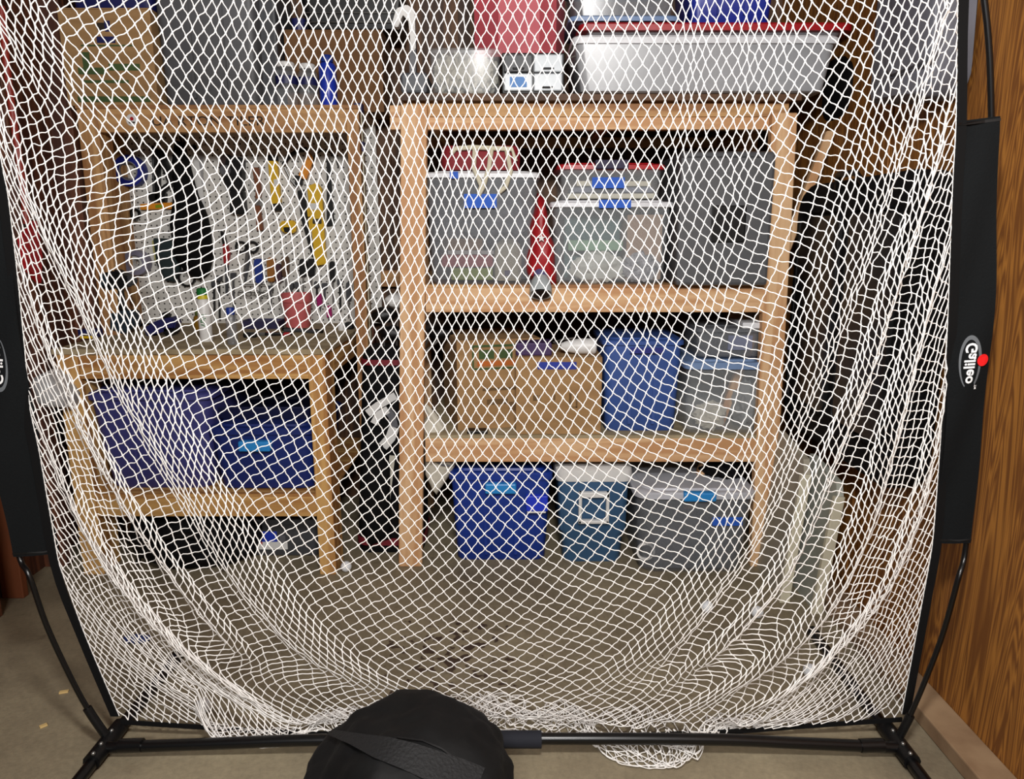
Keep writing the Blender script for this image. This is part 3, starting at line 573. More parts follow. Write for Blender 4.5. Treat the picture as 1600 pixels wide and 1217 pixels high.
bm = B(); tube(bm, [(c.x - .07, YS + .09, zc_ + .03), (c.x - .1, YS + .07, zc_ + .05), (c.x - .06, YS + .06, zc_ + .064), (c.x - .02, YS + .07, zc_ + .066)], .0035, 8); part('hook', bm, METAL, t, True)
x0, x1, a, b = RC(730, 676, 762, 683, YS + .03); bm = B(); box(bm, x0, x1, YS + .02, YS + .07, zl_, zl_ + .012, .003); t = solo('flat_clip', bm, BLACK, 'small black clip lying before the turned box', 'clip')
t = tote('storage_bin', 'mid-blue tall bin between carton and clear bin, low deck', (943, 534, 1064, 674), YS + .05, .36, zl_, MIDB, MIDB, taper=.92, ribs=2)
tape(t, (985, 543, 1036, 552), YS + .035, mat('dark_tape', (30, 40, 130), .6))
t = tote('storage_bin', 'clear bin with pale blue rim and white cloth, low deck', (1072, 570, 1192, 676), YS + .02, .34, zl_, CLEAR, LIDB, taper=.94, lid_h=.03)
bm = B(); c = U(1112, 650, YS + .05); blob(bm, (c.x, YS + .075, zl_ + .062), (.058, .04, .055), .3, 3, 12); solo('white_cloth', bm, CLOTHW, 'white cloth bundle in the pale-blue-rimmed bin', 'cloth', smooth=True)
bm = B(); c = U(1165, 630, YS + .1); blob(bm, (c.x, YS + .13, zl_ + .1), (.05, .06, .085), .3, 3, 14); solo('grey_cloth', bm, mat('grey_cloth', (150, 152, 152), .9), 'grey cloth bundle beside the white one in the low bin', 'cloth', smooth=True)
zc_ = U(1130, 566, YS + .02).z + .014
t = tote('storage_bin', 'smoky clear box with a white lid, stacked on the low bin', (1090, 510, 1192, 562), YS + .04, .26, zc_, CLEARG, CLEARG, taper=.96, z1=zc_ + .11)
a, b_, c_, d_ = RC(1160, 502, 1190, 511, YS + .035); bm = B(); box(bm, a, b_, YS + .03, YS + .2, zc_ + .112, zc_ + .135, .004); part('cap', bm, LIDW, t)
a, b_, c_, d_ = RC(1138, 528, 1176, 552, YS + .035); bm = B(); box(bm, a, b_, YS + .04, YS + .044, zc_ + .03, zc_ + .085); part('label', bm, mat('grey_label', (120, 126, 150), .6), t)

# on the floor under the shelf
t = tote('storage_tote', 'blue lidded tote with pale blue latch on the floor', (705, 742, 860, 866), YS + .04, .40, 0, BLUE, BLUE, taper=.9, handle=LBLUE, hrect=(758, 755, 807, 771), lid_h=.035, ribs=2)
a, b_, c_, d_ = RC(822, 774, 856, 798, YS + .03); bm = B(); box(bm, a, b_, YS + .022, YS + .05, c_, d_, .004); part('sticker', bm, mat('bright_blue', (30, 60, 220), .5), t)
bm = B(); box(bm, a + .004, b_ - .008, YS + .02, YS + .05, c_ - .006, c_, .001); part('sticker', bm, WHITE, t)
t = thing('cooler', 'steel-blue picnic cooler with a white lid and square handle', 'cooler', (U(926, 850, YS).x, YS + .2, 0))
x0, x1, a, b = RC(872, 752, 982, 850, YS + .03); cx, cy, hx, hy = (x0 + x1) / 2, YS + .20, (x1 - x0) / 2, .17
bm = B(); loft(bm, [(0, cx, cy, hx * .80, hy * .88, .03), (.01, cx, cy, hx * .84, hy * .9, .03), (b * .35, cx, cy, hx * .88, hy * .93, .03), (b * .40, cx, cy, hx * .97, hy * .99, .03), (b, cx, cy, hx, hy, .03)]); part('body', bm, STEELB, t, True)
zz = U(926, 730, YS + .03).z; bm = B(); loft(bm, [(b, cx, cy, hx * 1.06, hy * 1.03, .035), (b + .02, cx, cy, hx * 1.1, hy * 1.05, .04), (zz - .01, cx, cy, hx * 1.08, hy * 1.05, .04), (zz, cx, cy, hx * 1.0, hy * .96, .04)]); part('lid', bm, WHITE, t, True)
xa, xb, za, zb_ = RC(904, 769, 952, 818, YS + .01); bm = B()
for r_ in ((xa, xb, zb_ - .022, zb_), (xa, xb, za, za + .014), (xa, xa + .013, za, zb_), (xb - .013, xb, za, zb_)): box(bm, r_[0], r_[1], YS + .005, YS + .028, r_[2], r_[3], .003)
part('handle', bm, WHITE, t)
t = thing('storage_tote', 'smoky clear tote with grey lid and blue latch on the floor', 'storage bin', (U(1085, 890, YS).x, YS + .05, 0))
x0, x1, a, b = RC(994, 775, 1178, 893, YS - .07); yf, yb_ = YS - .07, YS + .36
bm = B(); shell(bm, x0, x1, yf, yb_, 0, b, .9, r=.06); part('body', bm, CLEARG, t, True)
lid_on(t, x0, x1, yf, yb_, b + .006, mat('pale_grey_lid', (196, 198, 206), .45), .03, .008, .06)
a, b_, c_, d_ = RC(1068, 769, 1119, 783, yf - .01); bm = B(); box(bm, a, b_, yf - .02, yf + .012, c_, d_, .006); part('latch', bm, LBLUE, t)
tape(t, (1113, 808, 1160, 821), yf + .004)
bm = B(); loft(bm, [(.012, (x0 + x1) / 2, YS + .14, .15, .17, .05), (.20, (x0 + x1) / 2, YS + .14, .16, .17, .05)]); solo('grey_blanket', bm, mat('slate_blanket', (74, 78, 86), .9, bump=.6, bscale=18), 'slate grey blanket folded inside the smoky tote', 'blanket', smooth=True)
bm = B(); ring(bm, (x0 + .045, 0, .085), .036, .028, YS - .045, YS - .035); bm.transform(Matrix.Translation((0, 0, .0))); solo('white_coil', bm, WHITE, 'white cord coil against the left side of the smoky tote', 'cord', smooth=True)
for k, (px, py) in enumerate(((1080, 820), (1060, 850), (1110, 850))):  # flat round lids lying loose inside the smoky tote
    p = U(px, py, YS - .035); bm = B(); lathe(bm, (p.x, YS - .045, p.z), [(.034 - .006 * k, .02), (.036 - .006 * k, .01), (.03 - .006 * k, 0)], 18, 'Y'); solo('round_tin', bm, GREY, ('largest grey round lid, uppermost in the smoky tote', 'middle-sized grey round lid at lower left in the smoky tote', 'smallest grey round lid at lower right in the smoky tote')[k], 'tin', smooth=True)
zc_ = b + .03
bm = B(); x0, x1, a, b = RC(1092, 732, 1172, 756, YS + .1); blob(bm, ((x0 + x1) / 2, YS + .14, zc_ + .02), (.09, .09, .045), .25, 3, 3, zc_ - .01); solo('black_bag', bm, BLACKCLOTH, 'black soft bag on the lid of the smoky tote', 'bag', smooth=True)

# bench storage
t = tote('storage_tote', 'purple-blue lidded tote on the lower bench shelf', (142, 618, 332, 776), YF + .03, .5, LOWZ, PURPLE, PURPLE, taper=.86, lid_h=.03, ribs=2, r=.05)
t = tote('storage_tote', 'navy tote with bright blue latch on the lower bench shelf', (328, 672, 494, 772), YF + .03, .46, LOWZ, mat('deep_blue', (22, 42, 112), .45), mat('deep_blue', (22, 42, 112), .45), taper=.9, handle=LBLUE, hrect=(373, 689, 423, 705), lid_h=.03, r=.05)
zc_ = U(410, 672, YF + .03).z + .016
tote('storage_tote', 'dark navy bin stacked behind the bright blue latch', (330, 636, 490, 672), YF + .12, .36, zc_, mat('night_blue', (18, 24, 62), .5), None, taper=.93, z1=U(410, 636, YF + .12).z)
bm = B(); x0, x1, a, b = RC(168, 812, 386, 905, YF - .02); blob(bm, ((x0 + x1) / 2, YF + .16, .1), ((x1 - x0) / 2, .17, .125), .12, 3, 8, 0.0); t = thing('duffel_bag', 'black duffel bag on the floor under the workbench', 'bag', ((x0 + x1) / 2, YF + .16, 0)); part('body', bm, BLACKCLOTH, t, True)
bm = B(); tube(bm, [U(px, py, YF - .015) for px, py in ((215, 880), (225, 845), (290, 835), (340, 848), (352, 885))], .01, 8); part('handle', bm, BLACK, t, True)
t = tote('storage_tote', 'grey tote with a blue and white label under the workbench', (388, 812, 500, 868), YF + .16, .4, 0, DGREY, DGREY, taper=.95, lid_h=.03)
for rect, m in (((398, 829, 449, 858), WHITE), ((399, 830, 433, 846), mat('label_blue', (30, 60, 190), .5)), ((400, 846, 410, 850), mat('label_red', (196, 80, 70), .5)), ((437, 836, 446, 848), GREY)):
    yy = YF + .168 - (.0 if m is WHITE else .003); a, b_, c_, d_ = RC(*rect, yy); bm = B(); box(bm, a, b_, yy - .002, yy + .006, c_, d_); part('label', bm, m, t)
# ------------------------------------------------------------------ pegboard tools
YT = YP - 0.004          # the tools hang just off the board
def T(name, label, cat, px, py, group=None): 
    p = U(px, py, YT); return thing(name, label, cat, (p.x, YT - .01, p.z), group)
def pr(t, name, pts, m, d=0.018, off=0.0, bev=0.002):
    bm = B(); prism(bm, poly(pts, YT), YT - d - off, YT - off, bev); return part(name, bm, m, t)
def tb(t, name, pts, m, r=0.004, off=0.012, n=8):
    bm = B(); tube(bm, [U(a, b, YT) + Vector((0, -off, 0)) for a, b in pts], r, n); return part(name, bm, m, t, True)
def rct(x0, y0, x1, y1): return [(x0, y0), (x1, y0), (x1, y1), (x0, y1)]
t = T('tape_roll', 'blue masking tape roll hung on the pegboard', 'tape', 208, 292)
c = U(208, 268, YT); bm = B(); ring(bm, c, .068, .042, YT - .045, YT - .002); part('tape', bm, mat('roll_blue', (22, 34, 140), .5), t, True)
bm = B(); ring(bm, c, .0425, .037, YT - .044, YT - .003); part('core', bm, mat('grey_core', (130, 128, 140), .8), t, True)
t = T('caulking_gun', 'black caulking gun hung beside the blue tape roll', 'caulking gun', 250, 318)
tb(t, 'rod', [(241, 228), (243, 312)], BLACK, .006); pr(t, 'cradle', [(246, 232), (256, 236), (278, 286), (270, 292)], BLACK, .04); pr(t, 'frame', [(247, 240), (252, 240), (252, 312), (246, 312)], BLACK, .03); pr(t, 'trigger', [(250, 296), (266, 284), (270, 292), (254, 306)], BLACK, .02); pr(t, 'handle', [(236, 300), (262, 302), (262, 316), (238, 314)], BLACK, .03)
t = T('spirit_level', 'short yellow spirit level lying level on the pegboard', 'level', 252, 328)
pr(t, 'body', [(222, 319), (284, 316), (284, 326), (223, 328)], ORANGE, .022); pr(t, 'vial', [(246, 320), (258, 319), (258, 325), (246, 326)], mat('vial_green', (140, 170, 40), .2), .024)
t = T('ring_clamp', 'small black ring clamp below the yellow level', 'clamp', 213, 345); c = U(213, 334, YT); bm = B(); ring(bm, c, .024, .015, YT - .016, YT - .004); part('ring', bm, BLACK, t, True); pr(t, 'screw', rct(210, 340, 216, 346), METAL, .012)
t = T('tool_bag', 'large black cloth bag hanging in the middle of the pegboard', 'bag', 305, 440)
bm = B(); puff(bm, poly([(282, 222), (291, 224), (306, 286), (328, 338), (337, 400), (330, 425), (318, 436), (300, 430), (280, 404), (274, 352), (281, 300), (278, 250)], YT), YT, YT - .09, .012, 3); part('body', bm, BLACKCLOTH, t, True); tb(t, 'strap', [(286, 224), (283, 214), (290, 212), (290, 226)], BLACK, .005)
t = T('work_gloves', 'dark green work gloves with a yellow cuff on the pegboard', 'gloves', 262, 442)
bm = B(); puff(bm, poly([(245, 372), (284, 374), (284, 420), (276, 440), (262, 438), (248, 410)], YT), YT, YT - .05, .008, 6); part('glove', bm, mat('dark_green_cloth', (34, 50, 52), .85), t, True); pr(t, 'cuff', [(240, 376), (246, 374), (250, 408), (245, 410)], mat('pale_yellow', (206, 200, 130), .6), .02)
t = T('framing_square', 'white framing square leaning on the pegboard', 'square', 312, 330)
pr(t, 'blade', [(301, 226), (308, 226), (322, 326), (314, 328)], WHITE, .004, .004, 0); pr(t, 'tongue', [(301, 226), (330, 229), (330, 236), (302, 234)], WHITE, .004, .004, 0); pr(t, 'gusset', [(305, 236), (318, 236), (318, 300)], mat('square_grey', (170, 170, 172), .4), .003, .004, 0)
t = T('heat_gun', 'black heat gun with a brown barrel hung on the pegboard', 'heat gun', 366, 338)
pr(t, 'barrel', [(346, 246), (362, 242), (372, 262), (352, 276)], mat('dark_brown', (58, 36, 32), .5), .05, bev=.006); pr(t, 'body', [(360, 244), (384, 248), (384, 300), (364, 300), (352, 276)], BLACK, .055, bev=.006); pr(t, 'handle', [(364, 298), (384, 298), (388, 336), (364, 334)], BLACK, .045, bev=.006); c = U(360, 268, YT); bm = B(); lathe(bm, (c.x, YT - .07, c.z), [(.024, .018), (.024, .004), (.02, 0)], 18, 'Y'); part('nozzle', bm, GREY, t, True)
t = T('hand_saw', 'saw with a worn brown wooden grip beside the heat gun', 'saw', 404, 362)
pr(t, 'grip', [(396, 262), (406, 262), (410, 300), (407, 318), (413, 360), (403, 360), (401, 320), (403, 300)], BROWNH, .022, bev=.003); tb(t, 'wire', [(392, 268), (392, 310)], METAL, .002); pr(t, 'ferrule', rct(401, 310, 410, 322), METAL, .024)
t = T('torpedo_level', 'yellow torpedo level hung upright with black ends', 'level', 431, 322)
pr(t, 'body', [(421, 252), (435, 252), (441, 318), (427, 320)], YELLOW, .024, bev=.003); pr(t, 'end_cap', [(422, 243), (434, 243), (436, 252), (421, 252)], BLACK, .026); pr(t, 'end_cap', [(426, 319), (441, 317), (442, 329), (427, 330)], BLACK, .026); pr(t, 'vial', [(430, 281), (437, 280), (438, 290), (431, 291)], WHITE, .027)
t = T('hacksaw', 'black hacksaw with an orange handle on the pegboard', 'saw', 470, 300)
tb(t, 'frame', [(445, 258), (452, 246), (468, 236), (482, 234)], BLACK, .010, .02); pr(t, 'handle', [(484, 238), (492, 250), (480, 282), (468, 276)], ORANGE, .03, bev=.005); tb(t, 'blade', [(446, 262), (456, 282), (466, 294)], METAL, .005, .012); pr(t, 'grip_end', [(462, 274), (474, 276), (474, 290), (464, 290)], BLACK, .03, bev=.004)
t = T('long_yellow_level', 'long yellow level hung at a slant over black strips', 'level', 496, 416)
pr(t, 'body', [(483, 292), (498, 286), (506, 296), (512, 412), (496, 415)], YELLOW, .026, .012, .003); pr(t, 'vial', rct(488, 318, 502, 328), WHITE, .03, .012); pr(t, 'vial', rct(492, 342, 506, 350), mat('vial_dark', (60, 54, 30), .4), .03, .012)
t = T('yellow_square', 'yellow marked square tucked behind the long level', 'square', 482, 360); pr(t, 'blade', [(477, 326), (490, 324), (492, 358), (479, 360)], YELLOW, .008); pr(t, 'print', rct(480, 338, 488, 341), INK, .010)
for k, (pts, lab) in enumerate((([(465, 298), (477, 296), (484, 358), (494, 400), (488, 402), (472, 345)], 'black angled strip left of the long yellow level'), ([(511, 248), (516, 248), (523, 352), (511, 354)], 'black straightedge right of the long yellow level'))):
    t = T('straightedge', lab, 'straightedge', *pts[-1]); pr(t, 'blade', pts, BLACK, .010); c = pts[0]; tb(t, 'loop', [(c[0] + 1, c[1] + 2), (c[0] + 2, c[1] - 6), (c[0] + 5, c[1] - 6), (c[0] + 5, c[1] + 2)], METAL, .002)
t = T('wire_coil', 'black wire loop hung at the upper right of the pegboard', 'wire', 505, 262); tb(t, 'loop', [(490, 262), (492, 244), (502, 236), (516, 238), (526, 248), (530, 262)], BLACK, .003)
t = T('tape_measure', 'yellow and black tape measure on the pegboard', 'tape measure', 452, 366)
pr(t, 'case', [(441, 346), (462, 344), (466, 352), (464, 364), (446, 364), (440, 356)], YELLOW, .035, bev=.006); pr(t, 'grip', [(446, 355), (460, 355), (458, 363), (448, 363)], BLACK, .038, bev=.003)
t = T('tin_snips', 'red-handled tin snips with dark blades', 'snips', 356, 462); pr(t, 'handle', [(350, 382), (357, 380), (361, 396), (358, 414), (352, 412)], RED, .022, bev=.003); pr(t, 'blade', [(352, 414), (358, 414), (357, 462), (353, 460)], DGREY, .008); pr(t, 'handle', [(346, 360), (352, 364), (356, 382), (350, 382)], BLACK, .02, bev=.003)
t = T('scissors', 'black-handled scissors hung open on the pegboard', 'scissors', 388, 430)
for cx_ in (378, 396): c = U(cx_, 386, YT); bm = B(); ring(bm, c, .028, .018, YT - .014, YT - .004, 18); part('finger_ring', bm, BLACK, t, True)
pr(t, 'blade', [(384, 394), (390, 394), (383, 432), (380, 430)], METAL, .005); pr(t, 'blade', [(390, 394), (394, 396), (386, 440), (382, 438)], DGREY, .004, .006)
def driver(name, label, px, y0, y1, y2, wpx, m, tilt=0, sm=METAL, cat='screwdriver'):
    t = T(name, label, cat, px + tilt, y2); h = wpx / 2.0
    pr(t, 'handle', [(px - h * .7, y0), (px + h * .7, y0), (px + h, y0 + 5), (px + h * .8 + tilt * .5, y1), (px - h * .8 + tilt * .5, y1), (px - h, y0 + 5)], m, .024, bev=.004)
    tb(t, 'shaft', [(px + tilt * .5, y1), (px + tilt, y2)], sm, .004)
driver('screwdriver', 'blue-handled screwdriver in the lower tool row', 405, 404, 442, 470, 13, BLUE, 4)
driver('chisel', 'amber-handled chisel in the lower tool row', 425, 402, 440, 462, 13, mat('amber', (168, 110, 44), .4), 1, cat='chisel')
driver('screwdriver', 'dark brown screwdriver between amber chisel and yellow tip', 436, 412, 442, 470, 11, mat('plum', (74, 42, 54), .5), 2)
driver('screwdriver', 'brown and yellow screwdriver in the lower tool row', 447, 400, 432, 458, 12, mat('walnut', (96, 66, 38), .5), 2)
for k, px in enumerate((475, 488)): driver('plier', ('left one of two black pliers under the tape measure', 'right one of two black pliers under the tape measure')[k], px, 404, 432, 468, 12, BLACK, 0, cat='pliers')
driver('file', 'black-handled file at the right edge of the pegboard', 520, 408, 440, 476, 9, BLACK, 2, cat='file')
driver('hook_tool', 'dark hanging pick beside the right hutch post', 546, 440, 470, 496, 9, DGREY, 0, cat='pick')
for k, (px, a, b, lab) in enumerate(((344, 430, 500, 'thin dark rod left of the red snips'), (366, 426, 500, 'dark rod hanging right of the red snips'), (336, 438, 486, 'short dark rod beside the white can'), (424, 446, 488, 'slim dark rod left of the pink bucket'), (496, 440, 470, 'grey bit above the magenta handles'), (508, 442, 478, 'slim grey bit right of the magenta handles'), (532, 436, 486, 'dark rod by the right pegboard edge'), (456, 442, 466, 'short steel bit above the pink bucket'), (466, 440, 462, 'second short steel bit above the pink bucket'))):
    t = T('hanging_bit', lab, 'tool', px, b); tb(t, 'shaft', [(px, a + 8), (px + 1, b)], DGREY if k % 2 else BLACK, .005); pr(t, 'head', rct(px - 4, a, px + 4, a + 9), DGREY, .02, bev=.002)
t = T('wire_rack', 'small wire rack on the pegboard beside the blue screwdriver', 'rack', 396, 470)
tb(t, 'wire', [(378, 444), (420, 444)], METAL, .0025, .03); tb(t, 'wire', [(378, 456), (420, 456)], METAL, .0025, .045)
for px in (380, 392, 405, 418): c = U(px, 458, YT); bm = B(); tube(bm, [(c.x + .014 * math.cos(k * .7), YT - .03, c.z + .014 * math.sin(k * .7)) for k in range(9)], .002, 6, True); part('loop', bm, METAL, t, True)
for k, (px, py, lab) in enumerate(((500, 470, 'magenta tool handle, upper of the two'), (515, 488, 'magenta tool handle, lower of the two'))):
    t = T('hobby_knife', lab, 'knife', px, py + 12); pr(t, 'handle', [(px - 4, py - 10), (px + 3, py - 12), (px + 5, py + 6), (px - 3, py + 8)], mat('magenta', (176, 20, 112), .4), .02, bev=.003); pr(t, 'tip', [(px - 2, py + 7), (px + 3, py + 6), (px + 1, py + 18)], DGREY, .008)
t = T('tape_roll', 'white tape roll with violet edge on the pegboard', 'tape', 218, 432); c = U(219, 410, YT); bm = B(); ring(bm, c, .056, .034, YT - .05, YT - .002); part('tape', bm, mat('violet_grey_tape', (150, 146, 168), .5), t, True); bm = B(); ring(bm, c, .034, .016, YT - .035, YT - .004); part('core', bm, WHITE, t, True)
t = T('cord_loop', 'black cord looped below the black cloth bag', 'cord', 295, 458); c = U(293, 434, YT); bm = B(); ring(bm, c, .040, .032, YT - .014, YT - .004); part('loop', bm, BLACK, t, True)

# ------------------------------------------------------------------ things on the worktop
def onb(px, py): return G(px, py, ZB)
p = onb(186, 522); t = thing('cordless_drill', 'black and teal cordless drill at the left end of the worktop', 'drill', (p.x, p.y, ZB))
yd = p.y
def dp(name, pts, m, a=-.03, b=.03, bev=.006): bm = B(); prism(bm, poly(pts, yd), yd + a, yd + b, bev); part(name, bm, m, t)
TEALD = mat('dark_teal', (28, 46, 58), .5)
dp('body', [(158, 426), (182, 420), (204, 432), (202, 448), (172, 456), (160, 446)], BLACK); dp('chuck', [(196, 428), (212, 434), (210, 446), (196, 446)], DGREY, -.02, .02); dp('handle', [(172, 450), (188, 450), (196, 488), (182, 492)], BLACK, -.022, .022); dp('battery', [(176, 486), (212, 484), (216, 508), (196, 522), (176, 514)], TEALD); dp('motor_cap', [(160, 428), (172, 424), (176, 450), (162, 446)], TEALD, -.032, .032)
p = onb(255, 524); yd = p.y; t = thing('jigsaw', 'navy blue power tool lying on the worktop', 'power tool', (p.x, p.y, ZB))
dp('body', [(228, 512), (248, 500), (272, 494), (280, 502), (276, 514), (256, 516), (236, 526)], mat('navy_tool', (32, 34, 96), .45), -.03, .03); dp('handle', [(252, 490), (262, 486), (266, 496), (256, 500)], BLACK, -.015, .015, .003); dp('battery', [(258, 510), (276, 508), (276, 522), (260, 523)], BLACK, -.03, .03)
p = onb(323, 533); t = bottle('spray_can', 'white spray can with green and yellow cap on the worktop', 'can', p.x, p.y, ZB, .024, .195, WHITE, mat('can_yellow', (222, 206, 40), .4), .03, .021, neck=.85)
bm = B(); lathe(bm, (p.x, p.y, ZB + .18), [(.0215, 0), (.0215, .022), (.017, .026)], 16); part('nozzle', bm, mat('can_green', (24, 120, 52), .4), t, True)
text_on('lettering', 'hiuv', .030, lambda u, v, p=p: Vector((p.x + math.sin(v / .024 + .1) * .0246, p.y - math.cos(v / .024 + .1) * .0246, ZB + .085 - u)), mat('can_green', (24, 120, 52), .4), t, .0008)
p = onb(311, 516); bottle('glue_bottle', 'small amber bottle with a green cap behind the white can', 'bottle', p.x, p.y, ZB, .018, .09, mat('amber_glass', (190, 140, 40), .3), mat('olive_cap', (110, 130, 60), .5), .025, .012)
p = onb(364, 538); bottle('water_bottle', 'slim clear bottle with a blue cap on the worktop', 'bottle', p.x, p.y, ZB, .020, .14, CLEARG, BLUE, .026, .016)
p = onb(404, 514); yd = p.y; t = thing('storage_tray', 'low navy tray on the worktop left of the pink bucket', 'tray', (p.x, p.y, ZB)); bm = B(); a, b_ = U(376, 510, yd).x, U(436, 510, yd).x; loft(bm, [(ZB, (a + b_) / 2, yd + .05, (b_ - a) / 2 * .94, .05, .01), (ZB + .035, (a + b_) / 2, yd + .05, (b_ - a) / 2, .055, .01), (ZB + .035, (a + b_) / 2, yd + .05, (b_ - a) / 2 - .005, .05, .01), (ZB + .01, (a + b_) / 2, yd + .05, (b_ - a) / 2 - .01, .045, .01)]); part('tray', bm, mat('tray_navy', (48, 46, 82), .5), t)
p = onb(392, 527); yd = p.y; bm = B(); box(bm, p.x - .026, p.x + .026, yd - .02, yd + .02, ZB, ZB + .02, .006); solo('black_case', bm, BLACK, 'small black case at the front of the worktop', 'case')
p = onb(436, 524); t = thing('pliers', 'red and black pliers lying before the pink bucket', 'pliers', (p.x, p.y, ZB))
bm = B(); tube(bm, [(p.x - .05, p.y, ZB + .008), (p.x, p.y - .015, ZB + .008), (p.x + .05, p.y - .012, ZB + .008)], .007, 8); part('handle', bm, RED, t, True); bm = B(); tube(bm, [(p.x - .05, p.y - .02, ZB + .008), (p.x, p.y - .022, ZB + .009), (p.x + .055, p.y - .002, ZB + .008)], .007, 8); part('handle', bm, BLACK, t, True); bm = B(); box(bm, p.x - .085, p.x - .04, p.y - .025, p.y + .005, ZB, ZB + .012, .003); part('jaw', bm, METAL, t)
p = onb(474, 519); t = thing('long_pliers', 'long black pliers lying right of the pink bucket', 'pliers', (p.x, p.y, ZB))
bm = B(); tube(bm, [(p.x - .1, p.y + .04, ZB + .008), (p.x, p.y, ZB + .009), (p.x + .09, p.y - .03, ZB + .008)], .008, 8); part('handle', bm, BLACK, t, True); bm = B(); tube(bm, [(p.x - .08, p.y + .0, ZB + .008), (p.x - .01, p.y - .004, ZB + .009), (p.x + .07, p.y - .05, ZB + .008)], .008, 8); part('handle', bm, DGREY, t, True)
p = onb(461, 513); p.y -= .02; t = thing('bucket', 'pink plastic bucket on the worktop', 'bucket', (p.x, p.y + .06, ZB)); r = (U(486, 470, p.y).x - U(437, 470, p.y).x) / 2; hb = U(460, 460, p.y).z - ZB
bm = B(); lathe(bm, (p.x, p.y + .07, ZB), [(r * .74, 0), (r * .78, .004), (r * .92, hb * .72), (r * .93, hb * .74), (r, hb * .76), (r, hb), (r * .96, hb), (r * .74, .01)], 24); part('body', bm, PINK, t, True)
p = onb(534, 516); bottle('small_bottle', 'small white bottle at the right end of the worktop', 'bottle', p.x, p.y, ZB, .016, .035, WHITE, None)
p = onb(546, 514); bm = B(); box(bm, p.x - .018, p.x + .018, p.y - .02, p.y + .03, ZB, ZB + .03, .006); solo('charger', bm, BLACK, 'small black charger at the right hutch post', 'charger')
p = onb(137, 528); t = thing('marker_box', 'blue and yellow small box at the left worktop edge', 'box', (p.x, p.y, ZB)); bm = B(); box(bm, p.x - .038, p.x + .038, p.y, p.y + .05, ZB, ZB + .034, .003); part('body', bm, NAVY, t); bm = B(); box(bm, p.x - .02, p.x + .03, p.y - .02, p.y + .0, ZB, ZB + .01, .002); part('tab', bm, YELLOW, t)

# ------------------------------------------------------------------ golf bag between bench and shelf
gx, gy = U(612, 700, 2.98).x, 2.98
t = thing('golf_bag', 'black golf bag with white straps behind the shelf post', 'golf bag', (gx, gy, 0))
zt2 = U(600, 556, 2.86).z
REDT = mat('dark_red_trim', (120, 24, 38), .6)
bm = B(); loft(bm, [(0.0, gx, gy, .135, .125, .06), (.05, gx, gy, .14, .13, .06), (.45, gx + .01, gy, .125, .12, .06), (zt2, gx + .02, gy + .01, .115, .115, .06), (zt2 + .02, gx + .02, gy + .01, .10, .10, .06)], 6); part('body', bm, BLACKCLOTH, t, True)
for z, h in ((.035, .03), (zt2 - .04, .022)): bm = B(); k = .143 if z < .1 else .119; loft(bm, [(z, gx + .02 * z, gy, k, k - .008, .06), (z + h, gx + .02 * z, gy, k, k - .008, .06)], 6); part('trim', bm, REDT, t, True)
bm = B(); puff(bm, poly([(568, 700), (600, 690), (612, 720), (612, 840), (578, 850), (562, 800)], 2.86), 2.90, 2.80, .01, 3); part('pocket', bm, BLACKCLOTH, t, True)
def ribbon(pts, wv, y, m, name, th=.006):
    bm = B(); P = [U(a, b, y) for a, b in pts]; L_ = []
    for i, p in enumerate(P):
        d = (P[min(i + 1, len(P) - 1)] - P[max(i - 1, 0)]).normalized(); nrm = Vector((-d.z, 0, d.x)) * wv / 2
        L_.append([bm.verts.new(p + nrm + Vector((0, dy, 0))) for dy in (0, th)] + [bm.verts.new(p - nrm + Vector((0, dy, 0))) for dy in (th, 0)])
    for a, b in zip(L_, L_[1:]):
        for k in range(4): bm.faces.new((a[k], a[(k + 1) % 4], b[(k + 1) % 4], b[k]))
    bm.faces.new(L_[0]); bm.faces.new(L_[-1][::-1]); part(name, bm, m, t)
ribbon([(574, 646), (590, 634), (606, 625), (618, 618)], .030, 2.84, WHITE, 'strap'); ribbon([(584, 662), (592, 648), (606, 640)], .03, 2.835, WHITE, 'strap'); ribbon([(616, 668), (610, 684), (598, 698)], .04, 2.835, WHITE, 'strap'); ribbon([(613, 712), (610, 740), (606, 775), (604, 812)], .022, 2.835, CLOTHW, 'panel'); ribbon([(604, 640), (612, 650), (617, 668)], .03, 2.838, GREY, 'strap')
CLUBS = ((600, 492, 'black'), (622, 470, 'white'), (676, 508, 'grey'), (690, 520, 'black'), (612, 520, 'black'))
for k, (px, py, cc) in enumerate(CLUBS):
    y = gy + .02 * (k % 3); top = U(px, py, y); c = thing('golf_club', ('black-headed golf club at the left of the golf bag', 'white-headed golf club leaning out of the bag', 'grey iron golf club right of the shelf post', 'black golf club lowest at the right of the post', 'short black golf club between the two at left')[k], 'golf club', (gx, gy, zt2 - .2))
    bx = gx + .02 + .045 * (k % 3 - 1); bm = B(); tube(bm, [(bx, y, zt2 - .15), (top.x, y, top.z - .02)], .005, 8); part('shaft', bm, METAL, c, True)
    bm = B(); blob(bm, (top.x, y, top.z), (.055, .04, .032), .15, 2, k, sub=3); part('head', bm, WHITE if cc == 'white' else GREY if cc == 'grey' else BLACK, c, True)
t = thing('canvas_bag', 'off-white canvas bag hanging right of the shelf post', 'bag', (U(680, 775, 2.80).x, 2.80, U(680, 775, 2.80).z))
bm = B(); puff(bm, poly([(664, 660), (676, 648), (694, 672), (704, 706), (709, 730), (690, 762), (681, 776), (674, 770), (664, 742)], 2.79), 2.84, 2.755, .022, 5); part('body', bm, CLOTHW, t, True)
bm = B(); tube(bm, [U(a, b, 2.79) for a, b in ((664, 632), (676, 650), (690, 672))], [.008, .016, .02], 8); part('strap', bm, CLOTHW, t, True)
bm = B(); tube(bm, [U(a, b, 2.752) for a, b in ((676, 718), (690, 726), (704, 728))], .004, 6); part('seam', bm, GREY, t, True)

